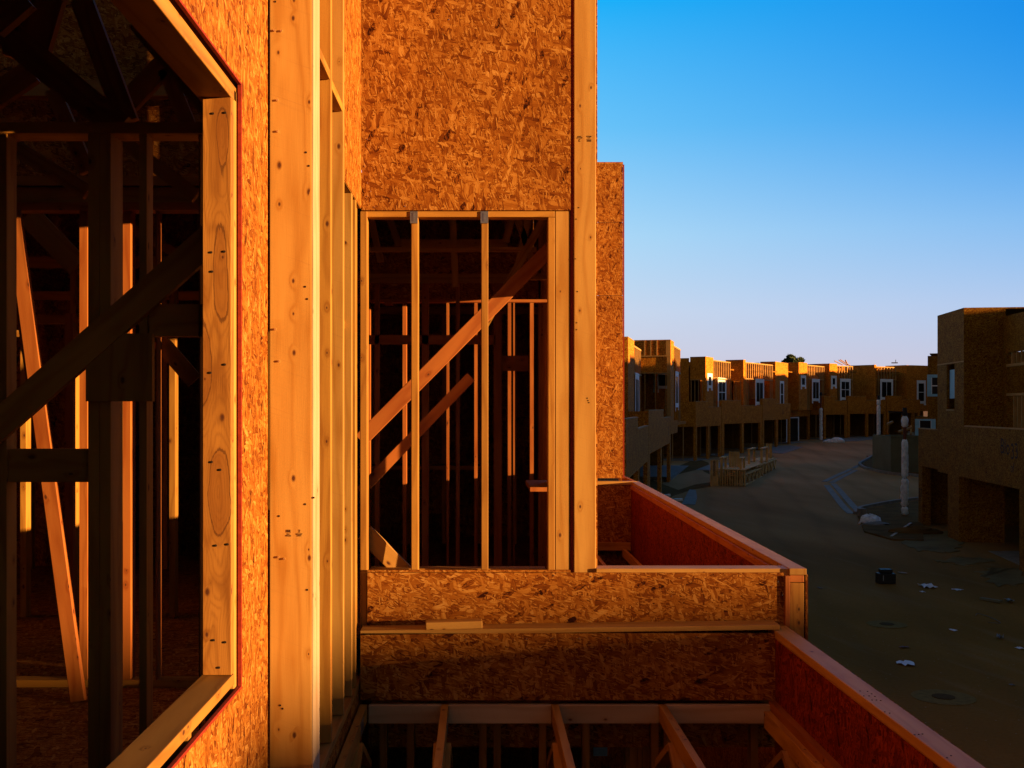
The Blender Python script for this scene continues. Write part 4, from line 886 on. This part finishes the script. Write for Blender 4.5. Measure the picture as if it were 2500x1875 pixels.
bp_ = G(2105, 1263); tag(BX('concrete_block', bp_.x - .12, bp_.x + .14, bp_.y - .1, bp_.y + .25, bp_.z, bp_.z + .34, M_CONC, bevel=.02), 'upright pale concrete block at the kerb corner by the white bag', 'block')
a, b = G(2175, 1313), G(2224, 1284); tag(BM('timber_strip', a + Vector((0, 0, .03)), b + Vector((0, 0, .10)), .09, .04, M_LP), 'long pale timber strip lying on dirt before the right garages', 'timber')
a, b = G(2395, 1464), G(2445, 1474); tag(BM('timber_strip', a + Vector((0, 0, .03)), b + Vector((0, 0, .05)), .10, .05, M_OLIVE), 'dull flattened tube lying in the street before the right driveway', 'debris')
for i in range(5):
    px, py = [(1785, 1090), (1741, 1113), (1628, 1214), (2160, 1127), (1650, 1225)][i]
    p = G(px, py); s_ = [.22, .25, .3, .5, .6][i]
    tag(BM('white_scrap', p + Vector((-s_ / 2, 0, .06)), p + Vector((s_ / 2, .1, .09)), .16, .10, M_PLAST), ['small white canister by the far driveway slab', 'bright white scrap behind the truss bundle', 'white scrap at the foot of the left houses', 'thin white strip lying on the kerbed island', 'torn white sheet beside the left concrete path'][i], 'scrap')
def paper(px, py, L_, W_, label, mat=M_PAPER, seed=0, h=.02):
    random.seed(seed + 40); p = G(px, py); mb = MB(); n = 5
    pts = [[Vector((L_ * (i / n - .5) + random.uniform(-.1, .1) * L_, W_ * (j / 2 - .5) + random.uniform(-.16, .16) * W_, .012 + random.uniform(0, h))) for j in range(3)] for i in range(n + 1)]
    for i in range(n):
        for j in range(2): mb.face([pts[i][j], pts[i + 1][j], pts[i + 1][j + 1], pts[i][j + 1]], [(0, 0)] * 4)
    o = mb.build('paper_scrap', mat); o.location = p; o.rotation_euler = (0, 0, random.uniform(-.4, .4))
    md = o.modifiers.new('thickness', 'SOLIDIFY'); md.thickness = .004
    return tag(o, label, 'litter', 'litter on the dark street')
paper(2264, 1434, .34, .40, 'wide white paper sheet right of the black crate', seed=1, h=.08)
paper(2251, 1446, .09, .15, 'tiny scrap just below the wide white paper', seed=2)
paper(2337, 1441, .16, .20, 'narrow white paper strip right of the wide white sheet', seed=3)
paper(2211, 1622, .26, .28, 'ragged white paper between the two manholes', seed=4, h=.04)
paper(2328, 1540, .09, .16, 'small bluish scrap up and right of the ragged white paper', seed=5)
paper(2204, 1400, .16, .25, 'tan leaf-like scrap close right of the black crate', simple('tan_card', (.22, .14, .07)), seed=6)
paper(2208, 1582, .16, .12, 'dull red scrap above the ragged white paper', simple('dull_red_card', (.12, .025, .02)), seed=7)
paper(2442, 1559, .12, .2, 'small grey crumpled scrap near the right edge', simple('grey_card', (.14, .16, .2)), seed=8, h=.08)
paper(2490, 1584, .10, .14, 'little white scrap cut by the right edge', seed=9)
paper(2463, 1470, .14, .3, 'pale crumpled scrap at the end of the dull tube', simple('pale_card', (.2, .24, .3)), seed=10, h=.08)
paper(2002, 1437, .10, .16, 'faint brown leaf scrap right of the upper balcony corner', simple('brown_card', (.08, .05, .03)), seed=11)
paper(2470, 1674, .08, .07, 'faint pale scrap low at the right, above the near manhole', simple('grey_paper', (.1, .12, .14)), seed=12)
wv = [G(2382, 1505), G(2388, 1500), G(2415, 1508), G(2438, 1519), G(2440, 1524), G(2412, 1521)]
wm = MB(); wv = smooth_poly(wv, 5)
for a, b in zip(wv, wv[1:]): wm.cyl(a + Vector((0, 0, .02)), b + Vector((0, 0, .02)), .008, n=6, cap=False)
tag(wm.build('wire', simple('pale_wire', (.12, .11, .08))), 'thin curled pale wire lying on the right of the street', 'wire')

# ------------------------------------------------------------------ tree beyond the far houses
def tree(x, y, H, r, label):
    z0 = gz(y); o = empty('tree', (x, y, z0), label, 'tree'); random.seed(11)
    t = MB(); t.cyl((0, 0, 0), (.1, .1, H * .55), .28, .16, 10)
    for i in range(7):
        a = i * 2.4; t.cyl((.05, .05, H * (.35 + i * .03)), (math.cos(a) * r * .6, math.sin(a) * r * .6, H * (.6 + .05 * (i % 4))), .09, .03, 6)
    t.build('trunk', M_BARK, o)
    c = MB()
    cl = [(Vector((random.gauss(0, .45), random.gauss(0, .45), random.gauss(0, .40))), random.uniform(.25, .5)) for _ in range(40)]
    for q_, s in cl:
        for _ in range(260):
            p = Vector((random.gauss(0, 1), random.gauss(0, 1), random.gauss(0, 1))).normalized() * s * random.uniform(.5, 1.05) + q_
            p = Vector((p.x * r, p.y * r, p.z * r * .8 + H - r * .75)); d1 = Vector((random.gauss(0, 1), random.gauss(0, 1), random.gauss(0, 1))).normalized(); d2 = d1.orthogonal().normalized(); L_ = random.uniform(.14, .28)
            c.face([p - d1 * L_, p + d2 * L_ * .5, p + d1 * L_, p - d2 * L_ * .5], [(0, 0)] * 4)
    c.build('crown', M_LEAF, o)
tree(PX(1932, 135), 135, PZ(873, 135) - gz(135), 1.0, 'dark green tree top showing above the far house roofs')
